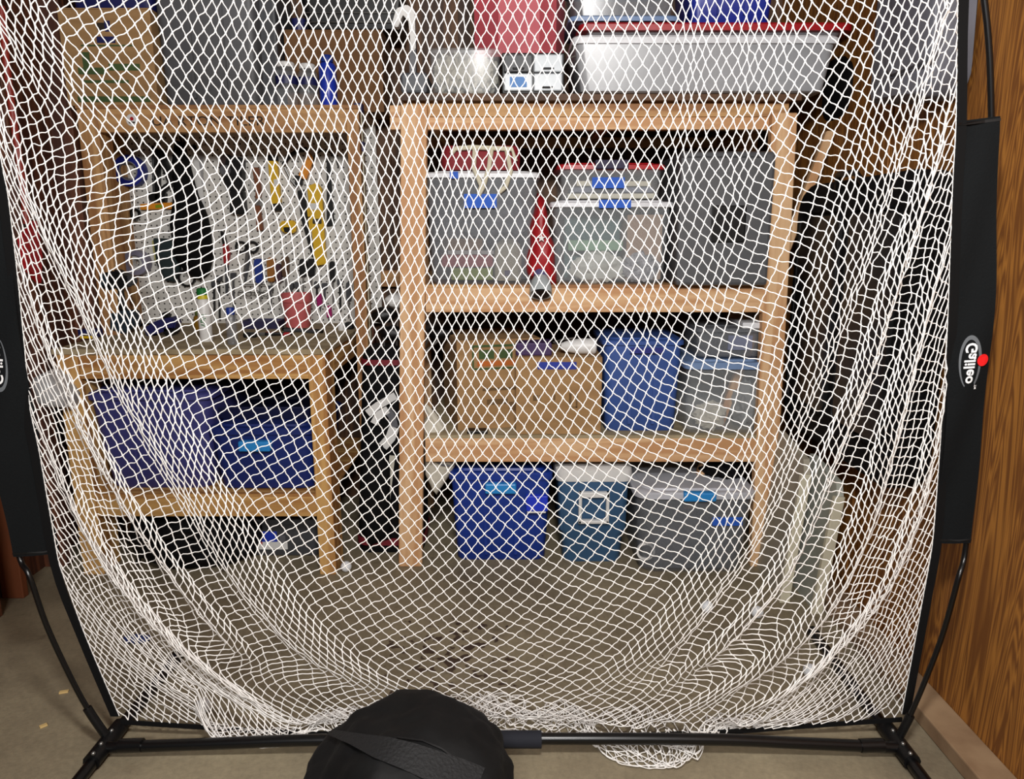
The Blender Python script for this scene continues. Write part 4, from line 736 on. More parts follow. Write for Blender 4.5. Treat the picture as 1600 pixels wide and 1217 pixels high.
# ------------------------------------------------------------------ left and right walls
t = thing('long_tool', 'red long-handled tool with a flat red head on the left wall', 'tool', (XL + .1, 2.46, U(40, 440, 2.46).z))
def lw(px, py, X=XL + .12):   # a point on the plane X
    zc = -(py - CY) / F; xc = (px - CX) / F; s = X / xc; return Vector((X, (cp + sp * zc) * s, CAMH + (-sp + cp * zc) * s))
bm = B(); tube(bm, [lw(a, b) for a, b in ((2, 10), (10, 100), (20, 180), (33, 270), (42, 350))], .012, 10); part('handle', bm, mat('brick_red', (150, 44, 32), .5), t, True)
bm = B(); ps = [lw(a, b) for a, b in ((26, 372), (50, 345), (58, 400), (56, 442), (36, 420))]; vs = [bm.verts.new(p + Vector((dx, 0, 0))) for dx in (.0, .02) for p in ps]; n = 5
bm.faces.new(vs[:n]); bm.faces.new(vs[n:][::-1])
for k in range(n): bm.faces.new((vs[k], vs[(k + 1) % n], vs[n + (k + 1) % n], vs[n + k]))
part('head', bm, RED, t)
bm = B(); puff(bm, poly([(46, 590), (66, 580), (86, 596), (104, 622), (100, 640), (72, 640), (54, 630)], 2.56), 2.70, 2.54, .01, 4); solo('grey_cloth', bm, mat('pale_grey_cloth', (176, 176, 176), .8), 'pale grey cloth hanging off the left end of the workbench', 'cloth', smooth=True)
ORBRD = mat('orange_board', (116, 60, 28), .7)
t = thing('leaning_board', 'orange-brown board standing on the floor at the left wall', 'board', (U(-8, 930, 2.36).x, 2.4, 0)); bm = B(); x0 = XL + .005; x1 = U(17, 800, 2.46).x; box(bm, x0, x1, 2.46, 2.49, 0, U(0, 690, 2.46).z, .003); part('panel', bm, ORBRD, t)
# right wall
t = thing('padded_case', 'big black padded case hung on the right wall', 'case', (1.12, 2.4, .56))
def rw(px, py, X=1.10): return lw(px, py, X)
zlo, zhi = .565, 1.47
bm = B()
def slab(bm, X0, X1, ya, yb, za, zb_, r=.06, amp=.0):
    rr = rrect((ya + yb) / 2, (za + zb_) / 2, (yb - ya) / 2, (zb_ - za) / 2, r, 5); rings = []
    for x, s in ((X1, .99), (X1 - .02, 1.0), (X0 + .02, 1.0), (X0, .96), (X0 - .004, .9)):
        cy_, cz_ = (ya + yb) / 2, (za + zb_) / 2; rings.append([bm.verts.new((x, cy_ + (a - cy_) * s, cz_ + (b - cz_) * s)) for a, b in rr])
    m = len(rr)
    for a, b in zip(rings, rings[1:]):
        for k in range(m): bm.faces.new((a[k], a[(k + 1) % m], b[(k + 1) % m], b[k]))
    bm.faces.new(rings[0][::-1]); bm.faces.new(rings[-1]); return bm
slab(bm, 1.075, XR - .012, 1.98, 2.86, zlo, zhi, .10); part('shell', bm, BLACKCLOTH, t, True)
for ya, yb in ((2.06, 2.38), (2.44, 2.78)): bm = B(); slab(bm, 1.062, 1.08, ya, yb, zlo + .12, zhi - .1, .04); part('panel', bm, mat('black_vinyl', (17, 17, 19), .45), t, True)
bm = B(); tube(bm, [(1.066, 2.3, zhi - .03), (1.05, 2.34, zhi + .012), (1.05, 2.46, zhi + .012), (1.066, 2.5, zhi - .03)], .010, 8); part('handle', bm, BLACK, t, True)
for k, (ya, yb, X, h, lab) in enumerate(((2.44, 2.72, .975, .56, 'pale plank with a cream edge leaning by the shelf foot'), (2.36, 2.62, 1.06, .50, 'off-white board leaning nearest the plywood wall'))):
    t = thing('leaning_board', lab, 'board', (X, (ya + yb) / 2, 0)); th = .022
    bm = B(); vs = []
    for dx in (0, th):
        for (y, z, lean) in ((ya, 0, 0), (yb, 0, 0), (yb, h, .045), (ya + .03, h * .94, .045), (ya, h * .86, .04)): vs.append(bm.verts.new((X + dx + lean, y, z)))
    bm.faces.new(vs[:5]); bm.faces.new(vs[5:][::-1])
    for q in range(5): bm.faces.new((vs[q], vs[(q + 1) % 5], vs[5 + (q + 1) % 5], vs[5 + q]))
    part('panel', bm, mat('pale_board', (176, 168, 150), .7) if k == 0 else mat('offwhite_board', (188, 190, 178), .6), t)
    bm = B(); bar(bm, (X + .004, ya - .004, .0), (X + .044, ya - .004, h * .86), th + .014, .02, .002); part('edge_strip', bm, CREAM, t)
a, b_ = U(1297, 205, 2.86), U(1262, 305, 2.84); t = thing('wood_stick', 'short pine stick between the shelf and the plywood wall', 'stick', (b_.x, 2.84, 0)); d = (b_ - a) / (a.z - b_.z); e = b_ + d * b_.z
bm = B(); bar(bm, (e.x, 2.85, 0), (a.x, 2.86, a.z), .034, .03); part('stick', bm, PINE['Z'], t)
t = thing('grey_tarp', 'folded grey tarp hung high on the plywood wall', 'tarp', (1.1, 2.1, U(1440, 75, 2.1).z))
bm = B(); slab(bm, 1.07, XR - .012, 2.02, 2.34, 1.66, 2.2, .08); 
for v in bm.verts: v.co += Vector((.03 * noise.noise(v.co * 6), 0, .04 * noise.noise(v.co * 5 + Vector((3, 0, 0)))))
part('fold', bm, mat('tarp_grey', (112, 114, 124), .6), t, True)
bm = B(); slab(bm, 1.05, 1.075, 1.98, 2.22, 1.72, 2.2, .05); part('fold', bm, mat('tarp_grey', (112, 114, 124), .6), t, True)

# ------------------------------------------------------------------ small things on the floor
BALL = mat('golf_ball', (236, 240, 244), .35, var=.02, bump=.25, bscale=220)
for k, (px, py, lab) in enumerate(((541, 885, 'white golf ball by the foot of the workbench'), (1105, 948, 'white golf ball, left of the two before the smoky tote'), (1183, 956, 'white golf ball, right of the two before the smoky tote'), (1266, 1048, 'white golf ball near the right frame leg'), (317, 1103, 'white golf ball caught in the net at lower left'))):
    p = G(px, py, .0214); bm = B(); bmesh.ops.create_icosphere(bm, subdivisions=3, radius=.0214, matrix=Matrix.Translation(p)); solo('golf_ball', bm, BALL, lab, 'golf ball', 'loose golf balls on the floor', True)
p = G(215, 1003); bm = B(); blob(bm, (p.x, p.y, .012), (.045, .02, .014), .2, 3, 2, 0, 3); solo('blue_rag', bm, mat('rag_blue', (30, 48, 110), .8), 'small blue rag on the floor behind the net', 'rag', smooth=True)
CHIP = mat('wood_chip', (206, 176, 116), .8)
for k, (px, py, s, lab) in enumerate(((100, 1082, .012, 'larger tan wood chip left of the frame leg'), (68, 1135, .009, 'thin pale wood chip near the left photo edge'))):
    p = G(px, py); bm = B(); box(bm, p.x - s, p.x + s, p.y - .006, p.y + .006, 0, .005, .001, .5 * k + .3); solo('wood_chip', bm, CHIP, lab, 'wood chip')

# the black carry bag in front
bc, br = Vector((-.225, 1.44, .085)), Vector((.222, .20, .165))
t = thing('carry_bag', 'empty black nylon carry bag with a wide strap, in front of the net', 'bag', (bc.x, bc.y, 0))
NYL = mat('black_nylon', (12, 12, 12), .7, c2=(5, 5, 6), spec=.25, scale=9, bump=.5, bscale=10)
bm = B(); r_ = bmesh.ops.create_icosphere(bm, subdivisions=5, radius=1)
def bagpt(d, k=1.0):
    d = d.normalized(); n1 = noise.noise(d * 2.2 + Vector((4, 1, 0))) * .10 + noise.noise(d * 5 + Vector((0, 7, 0))) * .045 + abs(noise.noise(d * 9)) * .02
    s = (abs(d.x) ** 2.6 + abs(d.y) ** 2.6 + abs(d.z) ** 2.6) ** (-1 / 2.6); q = d * s * (1 + n1) * k
    p = bc + Vector((q.x * br.x, q.y * br.y, q.z * br.z))
    if d.x < -.2: p.z -= .05 * min(1, (-d.x - .2) / .5) * max(0, d.z)
    p.z = max(p.z, .002); return p
for v in r_['verts']: v.co = bagpt(v.co)
part('body', bm, NYL, t, True)
def raybag(px, py):
    d = (U(px, py, 1.0) - Vector((0, 0, CAMH))).normalized(); o = Vector((0, 0, CAMH)); best = None
    for i in range(400):
        p = o + d * (1.0 + i * .003); q = p - bc; dd = Vector((q.x / br.x, q.y / br.y, q.z / br.z))
        if (p - bc).length < (bagpt(dd) - bc).length + .004: return p
        best = p if best is None or dd.length < best[1] else best[0] and best if False else best
    return o + d * 1.7
def bagribbon(top, bot, m, name, lift=.006):
    bm = B(); A = [raybag(*p) for p in top]; C_ = [raybag(*p) for p in bot]; up = Vector((0, -.7, .7)) * lift
    g = [[bm.verts.new(a + up) , bm.verts.new(c + up), bm.verts.new(c - up * .3), bm.verts.new(a - up * .3)] for a, c in zip(A, C_)]
    for a, b in zip(g, g[1:]):
        for k in range(4): bm.faces.new((a[k], a[(k + 1) % 4], b[(k + 1) % 4], b[k]))
    bm.faces.new(g[0]); bm.faces.new(g[-1][::-1]); part(name, bm, m, t, True)
bagribbon([(522, 1140), (560, 1146), (610, 1152), (650, 1162), (690, 1175), (730, 1188), (758, 1200)], [(512, 1148), (545, 1162), (585, 1184), (625, 1200), (660, 1216), (700, 1232), (740, 1246)], mat('nylon_webbing', (27, 27, 28), .65, spec=.3, bump=.3, bscale=150), 'strap')
bagribbon([(620, 1150), (660, 1155), (690, 1168), (710, 1182)], [(620, 1153), (660, 1158), (690, 1171), (709, 1185)], BLACK, 'zipper', .004)
# ------------------------------------------------------------------ golf net: frame
gn = thing('golf_net', 'white golf practice net on a black pole frame with banners', 'golf net', (0, 1.66, 0))
def tubepart(name, pts, r, m=STEEL, parent=None, n=10): bm = B(); tube(bm, pts, r, n); return part(name, bm, m, parent or gn, True)
def smooth(P, k=6):
    out = []
    for i in range(len(P) - 1):
        a, b, c, d = P[max(i - 1, 0)], P[i], P[i + 1], P[min(i + 2, len(P) - 1)]
        for j in range(k):
            t = j / k; out.append(0.5 * ((2 * b) + (c - a) * t + (2 * a - 5 * b + 4 * c - d) * t * t + (3 * b - a - 3 * c + d) * t ** 3))
    return out + [P[-1]]
barp = smooth([U(px, py, 1.63) for px, py in ((160, 1168), (330, 1162), (500, 1156), (800, 1154), (1100, 1155), (1250, 1161), (1408, 1168))])
tubepart('base_bar', barp, .0145)
tubepart('foam_sleeve', [U(px, 1155, 1.63) for px in (772, 846)], .0215, mat('navy_foam', (18, 21, 32), .85))
for sgn, px in ((-1, 205), (1, 1362)): tubepart('bar_socket', [U(px - 18, 1165, 1.63), U(px + 18, 1164, 1.63)], .017)
for X, y1 in ((-1.035, 2.05), (.985, 2.18)):
    lg = tubepart('side_leg', [(X, 1.28, .022), (X, y1, .022)], .0155)
    tubepart('foot_cap', [(X, y1 - .01, .022), (X, y1 + .02, .022)], .0185, BLACK, lg)
    jt = tubepart('corner_joint', [(X, 1.58, .026), (X, 1.72, .026)], .0215, BLACK)
    for dy in (-.035, .0, .05): bm = B(); bmesh.ops.create_icosphere(bm, subdivisions=2, radius=.0055, matrix=Matrix.Translation((X + (.005 if X < 0 else -.005), 1.62 + dy, .048))); part('bolt', bm, METAL, jt, True)
LE = [(-25, 0, 1.63), (0, 240, 1.64), (12, 304, 1.645), (26, 420, 1.655), (38, 540, 1.665), (47, 640, 1.67), (62, 710, 1.675), (92, 880, 1.69), (132, 990, 1.70), (186, 1118, 1.705)]
RE = [(1497, 0, 1.63), (1494, 190, 1.64), (1488, 304, 1.645), (1481, 500, 1.66), (1475, 608, 1.67), (1466, 740, 1.68), (1457, 850, 1.69), (1443, 930, 1.695), (1409, 1115, 1.705)]
ZT = 2.06
def edge_line(E_):
    P = [U(*a) for a in E_]; d = (P[0] - P[1]) / (P[0].z - P[1].z); top = P[0] + Vector((d.x * .6, d.y, 1)) * (ZT - P[0].z); return [top] + P
LEP, REP = edge_line(LE), edge_line(RE)
# poles
lp = [Vector((-1.035, 1.66, .03))] + [U(*a) for a in ((128, 1092, 1.655), (76, 985, 1.66), (46, 900, 1.66), (28, 862, 1.682), (-8, 700, 1.685), (-30, 540, 1.68), (-48, 380, 1.67), (-62, 240, 1.655), (-70, 80, 1.64))]
rp = [Vector((.99, 1.66, .03))] + [U(*a) for a in ((1428, 1105, 1.655), (1470, 1000, 1.66), (1497, 905, 1.66), (1509, 856, 1.684), (1524, 700, 1.69), (1536, 540, 1.682), (1545, 380, 1.672), (1549, 183, 1.655), (1538, 0, 1.64))]
for P, cx in ((lp, -1.0), (rp, .95)):
    P = P + [Vector((P[-1].x - (.10 if cx > 0 else -.10), 1.63, 2.03))]; S = smooth(P); po = tubepart('pole', S, .0065)
    tubepart('ferrule', S[:6], .0105, BLACK, po)
top = [LEP[0] + (REP[0] - LEP[0]) * (k / 16.) for k in range(17)]
top = [p + Vector((0, .30 * math.sin(math.pi * k / 16.) ** .7, 0)) for k, p in enumerate(top)]
tubepart('top_pole', top, .0075)
# black hem strips around the mesh
HEMM = mat('hem_webbing', (9, 9, 10), .85, spec=.2)
def hem(pts, wd, out, name='hem_strip'):
    bm = B(); P = smooth(pts, 4); g = []
    for i, p in enumerate(P):
        o = Vector(out) * wd; g.append([bm.verts.new(q) for q in (p, p + o, p + o + Vector((0, -.004, 0)), p + Vector((0, -.004, 0)))])
    for a, b in zip(g, g[1:]):
        for k in range(4): bm.faces.new((a[k], a[(k + 1) % 4], b[(k + 1) % 4], b[k]))
    bm.faces.new(g[0][::-1]); bm.faces.new(g[-1]); return part(name, bm, HEMM, gn)
hem(LEP, .020, (-1, 0, 0)); hem(REP, .020, (1, 0, 0))
HEM = [(190, 1124, 1.705), (330, 1133, 1.70), (470, 1141, 1.70), (800, 1147, 1.70), (1100, 1141, 1.70), (1250, 1131, 1.705), (1409, 1120, 1.705)]
hem([U(*a) for a in HEM], .012, (0, 0, -1))
# banners
def banner(TLp, TRp, BLp, BRp, left):
    c4 = [U(*p) for p in (TLp, TRp, BLp, BRp)]
    def S(u, v, d=0.0):
        a = c4[0].lerp(c4[1], u); b = c4[2].lerp(c4[3], u); p = a.lerp(b, v)
        e0, e1 = (c4[0].lerp(c4[2], v)), (c4[1].lerp(c4[3], v)); bow = .010 * math.sin(math.pi * v)
        p = p + Vector(((-bow if left else bow), .006 * math.sin(7 * v + 2 * u) + .004 * math.sin(15 * v + 5 * u) - d, 0)); return p
    bm = B(); nu, nv = 6, 40; g = [[bm.verts.new(S(i / nu, j / nv)) for i in range(nu + 1)] for j in range(nv + 1)]; h = [[bm.verts.new(S(i / nu, j / nv, -.004)) for i in range(nu + 1)] for j in range(nv + 1)]
    for j in range(nv):
        for i in range(nu):
            bm.faces.new((g[j][i], g[j][i + 1], g[j + 1][i + 1], g[j + 1][i])); bm.faces.new((h[j][i], h[j + 1][i], h[j + 1][i + 1], h[j][i + 1]))
    for j in range(nv):
        bm.faces.new((g[j][0], g[j + 1][0], h[j + 1][0], h[j][0])); bm.faces.new((g[j][nu], h[j][nu], h[j + 1][nu], g[j + 1][nu]))
    for i in range(nu): bm.faces.new((g[0][i], h[0][i], h[0][i + 1], g[0][i + 1])); bm.faces.new((g[nv][i], g[nv][i + 1], h[nv][i + 1], h[nv][i]))
    bn = part('banner', bm, mat('banner_cloth', (8, 11, 13), .85, var=.1, spec=.2, bump=.15, bscale=200), gn, True, 'black cloth banner printed with a white brand name')
    for v0, v1 in ((.004, .010), (.988, .994)):
        bm = B(); vs = [bm.verts.new(S(u, v, .0015)) for u, v in ((0, v0), (.33, v0), (.66, v0), (1, v0), (1, v1), (.66, v1), (.33, v1), (0, v1))]; bm.faces.new(vs); part('stitched_edge', bm, BLACK, bn)
    return bn, S
PWHITE = mat('print_white', (232, 232, 232), .7, var=.02); PGREY = mat('print_grey', (92, 96, 100), .7, var=.03); PRED = mat('print_red', (232, 20, 24), .6, var=.03)
def logo(bn, S, wpx, hpx, v0, ucen, flip):
    """logo laid out in pixel-sized units: s along the banner (down), q across"""
    hm = 1.0 / hpx; wm = 1.0 / wpx
    def at(s, q, d): return S(ucen + (q if not flip else -q) * wm, v0 + (s if not flip else -s) * hm, d)
    text_on('lettering', 'Galileo', 22, lambda u, v: at(u * 1.02 + .5, -v * 1.0 + (-u * .09) - 2.0, .0035), PWHITE, bn, .55)
    text_on('trade_mark', 'TM', 5.5, lambda u, v: at(u + 39, -v + 9, .0035) , PWHITE, bn, .1)
    bm = B(); n = 48; g = []
    for k in range(n + 1):
        a = math.radians(-150 + 300 * k / n); wd = 4.6 * (0.35 + .65 * abs(math.cos((a + .6) / 2)))
        def E(r0, r1): x, y = r0 * math.cos(a), r1 * math.sin(a); ca, sa = math.cos(.10), math.sin(.10); return (x * ca - y * sa, x * sa + y * ca)
        s1, q1 = E(43, 16.5); s2, q2 = E(43 - wd * 1.5, 16.5 - wd); g.append([bm.verts.new(at(-s1, -q1 - 1 + .09 * s1, .002)), bm.verts.new(at(-s2, -q2 - 1 + .09 * s2, .002))])
    for a, b in zip(g, g[1:]): bm.faces.new((a[0], a[1], b[1], b[0]))
    part('emblem_ring', bm, PGREY, bn)
    bm = B(); vs = [bm.verts.new(at(-3 + 9.5 * math.cos(k * math.pi / 12), 17 + 9.5 * math.sin(k * math.pi / 12), .0045)) for k in range(24)]; bm.faces.new(vs); part('emblem_dot', bm, PRED, bn)
bn, S = banner((1496, 189, 1.635), (1564, 181, 1.628), (1459, 850, 1.688), (1519, 850, 1.66), False); logo(bn, S, 63, 664, .536, .50, False)
bn, S = banner((-66, 240, 1.63), (0, 244, 1.64), (18, 872, 1.66), (90, 866, 1.69), True); logo(bn, S, 67, 628, .486, .40, True)

# ------------------------------------------------------------------ golf net: the knotted mesh, hung by a small cord simulation
def resamp(pts, n, pw=1.0):
    pts = np.array([tuple(p) for p in pts]); s = np.r_[0, np.cumsum(np.linalg.norm(np.diff(pts, axis=0), axis=1))]
    t = s[-1] * np.linspace(0, 1, n) ** pw
    return np.stack([np.interp(t, s, pts[:, k]) for k in range(3)], -1)
def nproj(p):
    x, y, z = p[..., 0], p[..., 1], p[..., 2] - CAMH; d = y * cp - z * sp; u = y * sp + z * cp
    return np.stack([CX + F * x / d, CY - F * u / d], -1), d
def net_edges(R):
    E = []
    for par in (0, 1):
        E.append((np.s_[par:R:2, :], np.s_[par + 1:R + 1:2, :]))
        E.append((np.s_[par:R:2, 1:], np.s_[par + 1:R + 1:2, :-1]) if par == 0 else (np.s_[par:R:2, :-1], np.s_[par + 1:R + 1:2, 1:]))
    return E
def hang_net(C=68, R=122, L=.0252, steps=1250, seed=3):
    rng = np.random.RandomState(seed); Lp, Rp = resamp(LEP, R + 1, 1.03), resamp(REP, R + 1, 1.10)
    X = np.zeros((R + 1, C + 1, 3))
    for r in range(R + 1):
        f = np.clip((np.arange(C + 1) + (.5 if r % 2 else 0)) / C, 0, 1)
        X[r] = Lp[r] * (1 - f)[:, None] + Rp[r] * f[:, None]
        X[r, :, 1] += .30 * np.sin(np.pi * f) ** .7 * (1 - (r / R) ** 6)
    hp = resamp([U(*a) for a in HEM], 400); f = np.clip((np.arange(C + 1) + (.5 if R % 2 else 0)) / C, 0, 1)
    X[R] = np.stack([np.interp(f, np.linspace(0, 1, 400), hp[:, k]) for k in range(3)], -1)
    X[1:, :, 1] += rng.randn(R, C + 1) * .006
    W = np.ones((R + 1, C + 1)); W[0] = 0; W[R] = 0; W[:, 0] = 0; W[:, C] = 0; X[:, C] = Rp; X[:, 0] = Lp
    V = np.zeros_like(X); dt = 1 / 240.; g = np.array([0, 0, -9.8]); Wf = W[..., None]; E = net_edges(R)
    def solve(sa, sb, lim, far, k=1.0):
        a, b, wa, wb = X[sa], X[sb], W[sa], W[sb]; d = b - a; l = np.sqrt(np.einsum('ijk,ijk->ij', d, d)) + 1e-9
        e = np.maximum(l - lim, 0) if far else np.minimum(l - lim, 0); d *= (k * e / l / (wa + wb + 1e-9))[..., None]
        X[sa] = a + d * wa[..., None]; X[sb] = b - d * wb[..., None]
    for it in range(steps):
        X0 = X.copy(); V += g * dt * Wf; V *= .985; X = X + V * dt * Wf
        for n in range(2):
            for sa, sb in (E if (it + n) % 2 else E[::-1]): solve(sa, sb, L, True)
        solve(np.s_[:, :-1:2], np.s_[:, 1::2], .010, False, .25); solve(np.s_[:, 1:-1:2], np.s_[:, 2::2], .010, False, .25)
        low = X[..., 2] < .008; X[..., 2] = np.where(low, .008, X[..., 2])
        V = (X - X0) / dt; V[low] *= .2
        V *= np.minimum(1, 3 / np.maximum(np.linalg.norm(V, axis=-1, keepdims=True), 1e-6))
    return X
# gathered folds: run of the fold as seen in the photograph, extra columns taken up, half width (columns), pleat depth, runs to the floor
FOLDS = [([(8, 0), (48, 62), (82, 125), (120, 187), (150, 250)], 4, 1.6, .02, 0),
 ([(2, 130), (40, 230), (75, 304), (100, 360), (150, 445), (195, 525), (228, 605), (310, 740), (400, 900), (500, 1012), (585, 1068), (640, 1092)], 7, 2.2, .035, 1),
 ([(12, 320), (45, 440), (75, 515), (115, 605), (150, 682), (186, 745), (216, 803), (285, 895), (345, 975), (420, 1050)], 4, .8, .025, 1),
 ([(48, 600), (70, 660), (100, 722), (132, 792), (160, 850), (205, 910), (272, 992), (350, 1060), (430, 1098)], 6, 1.5, .035, 1),
 ([(1440, -10), (1420, 70), (1396, 168), (1362, 258), (1343, 304), (1310, 412), (1285, 480), (1252, 570), (1215, 640), (1185, 745), (1150, 832), (1095, 915), (1040, 985), (985, 1050), (940, 1085)], 6, 2.0, .035, 1),
 ([(1489, 60), (1470, 160), (1440, 270), (1410, 370), (1375, 470), (1340, 590), (1310, 655), (1265, 765), (1222, 885), (1165, 955), (1100, 1023), (1045, 1066), (1000, 1090)], 5, .9, .03, 1),
 ([(1490, 300), (1455, 420), (1425, 500), (1400, 600), (1370, 720), (1330, 850), (1270, 960), (1220, 1012), (1150, 1062), (1060, 1115)], 6, 1.3, .035, 1),
 ([(1486, 480), (1460, 640), (1432, 760), (1390, 890), (1340, 970), (1280, 1040), (1200, 1083), (1100, 1128)], 5, 1.2, .03, 1),
 ([(1135, -10), (1115, 200), (1095, 350), (1060, 470), (1048, 600), (1040, 700)], 3, 3.0, .01, 0),
 ([(1290, -10), (1275, 120), (1262, 230), (1240, 330)], 3, 2.5, .01, 0)]
def gather_net(X, C2):
    """re-knot the hung sheet with more columns: the extra ones are taken up by the folds"""
    R, C = X.shape[0] - 1, X.shape[1] - 1; q, _ = nproj(X); fine = np.linspace(0, C, C * 24 + 1); out = np.zeros((R + 1, C2 + 1, 3))
    cf = np.full((len(FOLDS), R + 1), np.nan); amp = np.zeros((len(FOLDS), R + 1)); co = []
    for r in range(R + 1):
        c = np.arange(C + 1) + (.5 if r % 2 else 0.); c[0] = 0; c[-1] = C; co.append(c)
        for n, (pts, ex, wd, dep, full) in enumerate(FOLDS):
            p = np.array(pts, float); g = q[r, :, 0] - np.interp(q[r, :, 1], p[:, 1], p[:, 0]); k = np.where((g[:-1] <= 0) & (g[1:] > 0))[0]
            if len(k):
                k = k[0]; u = g[k] / (g[k] - g[k + 1] + 1e-9); cf[n, r] = c[k] + (c[k + 1] - c[k]) * u; py = q[r, k, 1]
                t = np.clip((py - p[0, 1]) / 300 + (1 if p[0, 1] < 20 else 0), 0, 1) * np.clip((p[-1, 1] - py) / (60 if full else 260), 0, 1); amp[n, r] = ex * t * t * (3 - 2 * t)
    rr = np.arange(R + 1); sm = np.hanning(15)[1:-1]; sm /= sm.sum()
    for n in range(len(FOLDS)):
        ok = ~np.isnan(cf[n])
        if ok.any():
            f = np.interp(rr, rr[ok], cf[n, ok]); cf[n] = np.convolve(np.pad(f, 6, 'edge'), sm, 'valid'); amp[n] = np.convolve(np.pad(amp[n], 6, 'edge'), sm, 'valid')
        else: cf[n] = 0
    for r in range(R + 1):
        ns = fine.copy(); dy = np.zeros_like(fine); dx = np.zeros_like(fine)
        for n, (pts, ex, wd, dep, full) in enumerate(FOLDS):
            if amp[n, r] > .01:
                d = (fine - cf[n, r]) / wd; ns += amp[n, r] * .5 * (1 + np.tanh(d * 1.2)); ns -= amp[n, r] * .5 * (1 + np.tanh(-cf[n, r] / wd * 1.2))
                on = min(1, amp[n, r] / ex); dy += dep * on / np.cosh(d * .9) ** 2; dx += .010 * on * np.sin(3.4 * d) / np.cosh(d * .8) ** 2
        mid = np.interp(C * .5, fine, ns); ns = np.where(fine < C * .5, ns / mid * C2 * .5, C2 - (ns[-1] - ns) / (ns[-1] - mid) * C2 * .5)
        tgt = np.arange(C2 + 1) + (.5 if r % 2 else 0.); tgt[0] = 0; tgt[-1] = C2
        cc = np.interp(tgt, ns, fine); den = np.gradient(ns, fine); dn = np.interp(tgt, ns, den)
        for k in range(3): out[r, :, k] = np.interp(cc, co[r], X[r, :, k])
        lift = np.clip((out[r, :, 2] - .02) / .1, 0, 1)
        out[r, :, 1] -= np.interp(cc, fine, dy) * lift; out[r, :, 0] += np.interp(cc, fine, dx) * lift
    out[:, 0] = X[:, 0]; out[:, -1] = X[:, -1]
    return out
NX = gather_net(hang_net(), 96)
rng = np.random.RandomState(5)
def sm_noise(shape, k):
    a = rng.randn(*shape)
    for _ in range(k):
        a = (np.roll(a, 1, 0) + np.roll(a, -1, 0) + np.roll(a, 1, 1) + np.roll(a, -1, 1) + 2 * a) / 6
    return a / a.std()
RR, CC = NX.shape[0] - 1, NX.shape[1] - 1
free = np.ones((RR + 1, CC + 1)); free[0] = 0; free[:, 0] = 0; free[:, -1] = 0; free[-1] = 0
NX += rng.randn(*NX.shape) * np.array([.0012, .0012, .0016]) * free[..., None]
# two bellies of slack slip out under the hem in front of the bar; the rest lies heaped and crumpled on the floor
q, z = nproj(NX); rows = np.arange(RR + 1)[:, None]; bel = []
for c0, wd_, am in ((400, 88, .05), (1003, 92, .12)):
    u = np.clip(np.abs(q[..., 0] - c0) / wd_, 0, 1); bel.append((np.sqrt(1 - u ** 2) * np.clip((rows - (RR - 15)) / 6., 0, 1) * np.clip((RR - rows) / 5., 0, 1), am))
heap = np.clip(1 - (NX[..., 2] - .008) / .05, 0, 1) * free * np.clip((RR - rows) / 4., 0, 1) * (1 - .85 * np.clip(bel[0][0] + bel[1][0], 0, 1))
NX[..., 0] += heap * sm_noise(heap.shape, 3) * .014
NX[..., 1] += heap * (.034 * sm_noise(heap.shape, 3) + .03)
NX[..., 2] += heap * np.abs(sm_noise(heap.shape, 3)) * .018
for k, am in bel: NX[..., 1] -= k * am; NX[..., 2] = NX[..., 2] * (1 - .7 * k) + .004 * k
NX[..., 2] = np.maximum(NX[..., 2], .005)
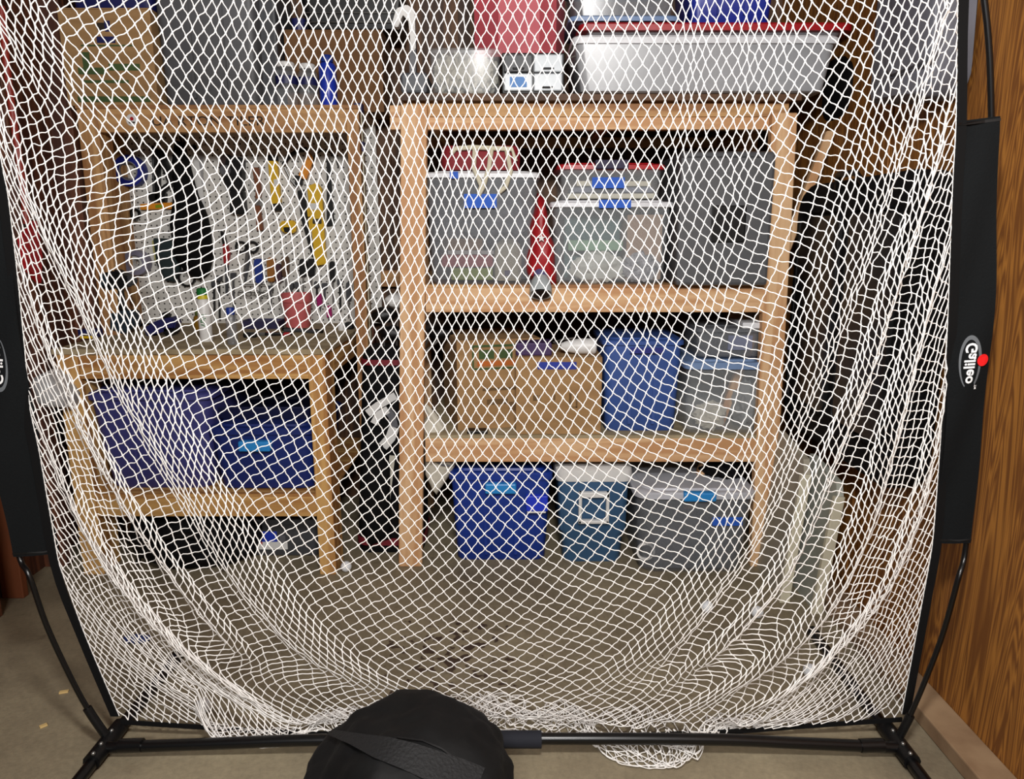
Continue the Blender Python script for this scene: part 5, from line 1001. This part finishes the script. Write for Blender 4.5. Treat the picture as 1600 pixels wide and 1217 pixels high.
def cords(X, r=.00132, seg=3, side=4):
    A, Bv, DA, DB = [], [], [], []
    down = np.zeros_like(X); down[1:-1] = X[2:] - X[:-2]; down[0] = X[1] - X[0]; down[-1] = X[-1] - X[-2]
    for sa, sb in net_edges(X.shape[0] - 1):
        A.append(X[sa].reshape(-1, 3)); Bv.append(X[sb].reshape(-1, 3)); DA.append(down[sa].reshape(-1, 3)); DB.append(down[sb].reshape(-1, 3))
    A, Bv, DA, DB = map(np.concatenate, (A, Bv, DA, DB)); ch = Bv - A; l = np.linalg.norm(ch, axis=1, keepdims=True)
    keep = l[:, 0] > .002; A, Bv, DA, DB, ch, l = (v[keep] for v in (A, Bv, DA, DB, ch, l)); n = len(A)
    mix = rng.rand(n, 1) * .45 + .45
    TA = ch * (1 - mix) + DA / (np.linalg.norm(DA, axis=1, keepdims=True) + 1e-9) * l * mix; mix = rng.rand(n, 1) * .45 + .45
    TB = ch * (1 - mix) + DB / (np.linalg.norm(DB, axis=1, keepdims=True) + 1e-9) * l * mix
    P = []; Tn = []
    for j in range(seg + 1):
        t = j / seg; h00, h10, h01, h11 = 2 * t ** 3 - 3 * t ** 2 + 1, t ** 3 - 2 * t ** 2 + t, -2 * t ** 3 + 3 * t ** 2, t ** 3 - t ** 2
        P.append(h00 * A + h10 * TA + h01 * Bv + h11 * TB)
        g = (6 * t * t - 6 * t) * A + (3 * t * t - 4 * t + 1) * TA + (6 * t - 6 * t * t) * Bv + (3 * t * t - 2 * t) * TB; Tn.append(g / (np.linalg.norm(g, axis=1, keepdims=True) + 1e-9))
    ref = np.array([.15, 1., .1]); V = np.zeros((n, seg + 1, side, 3), np.float32)
    for j in range(seg + 1):
        u = np.cross(Tn[j], ref); u /= np.linalg.norm(u, axis=1, keepdims=True) + 1e-9; v = np.cross(Tn[j], u); rr = r * (1.4 if j in (0, seg) else 1.0)
        for k in range(side): a = 2 * math.pi * (k + .5) / side; V[:, j, k] = P[j] + rr * (math.cos(a) * u + math.sin(a) * v)
    idx = np.arange(n * (seg + 1) * side).reshape(n, seg + 1, side); k2 = (np.arange(side) + 1) % side
    Q = np.stack([idx[:, :-1, :], idx[:, :-1, k2], idx[:, 1:, k2], idx[:, 1:, :]], -1).reshape(-1, 4)
    return V.reshape(-1, 3), Q
nv, nq = cords(NX)
nv = nv - np.array(tuple(ROOT[gn.name]), np.float32)
me = bpy.data.meshes.new('net_mesh'); me.vertices.add(len(nv)); me.vertices.foreach_set('co', nv.astype(np.float32).ravel())
me.loops.add(len(nq) * 4); me.loops.foreach_set('vertex_index', nq.astype(np.int32).ravel())
me.polygons.add(len(nq)); me.polygons.foreach_set('loop_start', np.arange(0, len(nq) * 4, 4, dtype=np.int32))
me.polygons.foreach_set('use_smooth', np.ones(len(nq), bool)); me.update(calc_edges=True); me.validate()
me.materials.append(NETM)
mo = bpy.data.objects.new('net_mesh', me); COL.objects.link(mo); mo.parent = gn; mo['kind'] = 'stuff'; mo['label'] = 'white knotted diamond mesh hanging in folds'
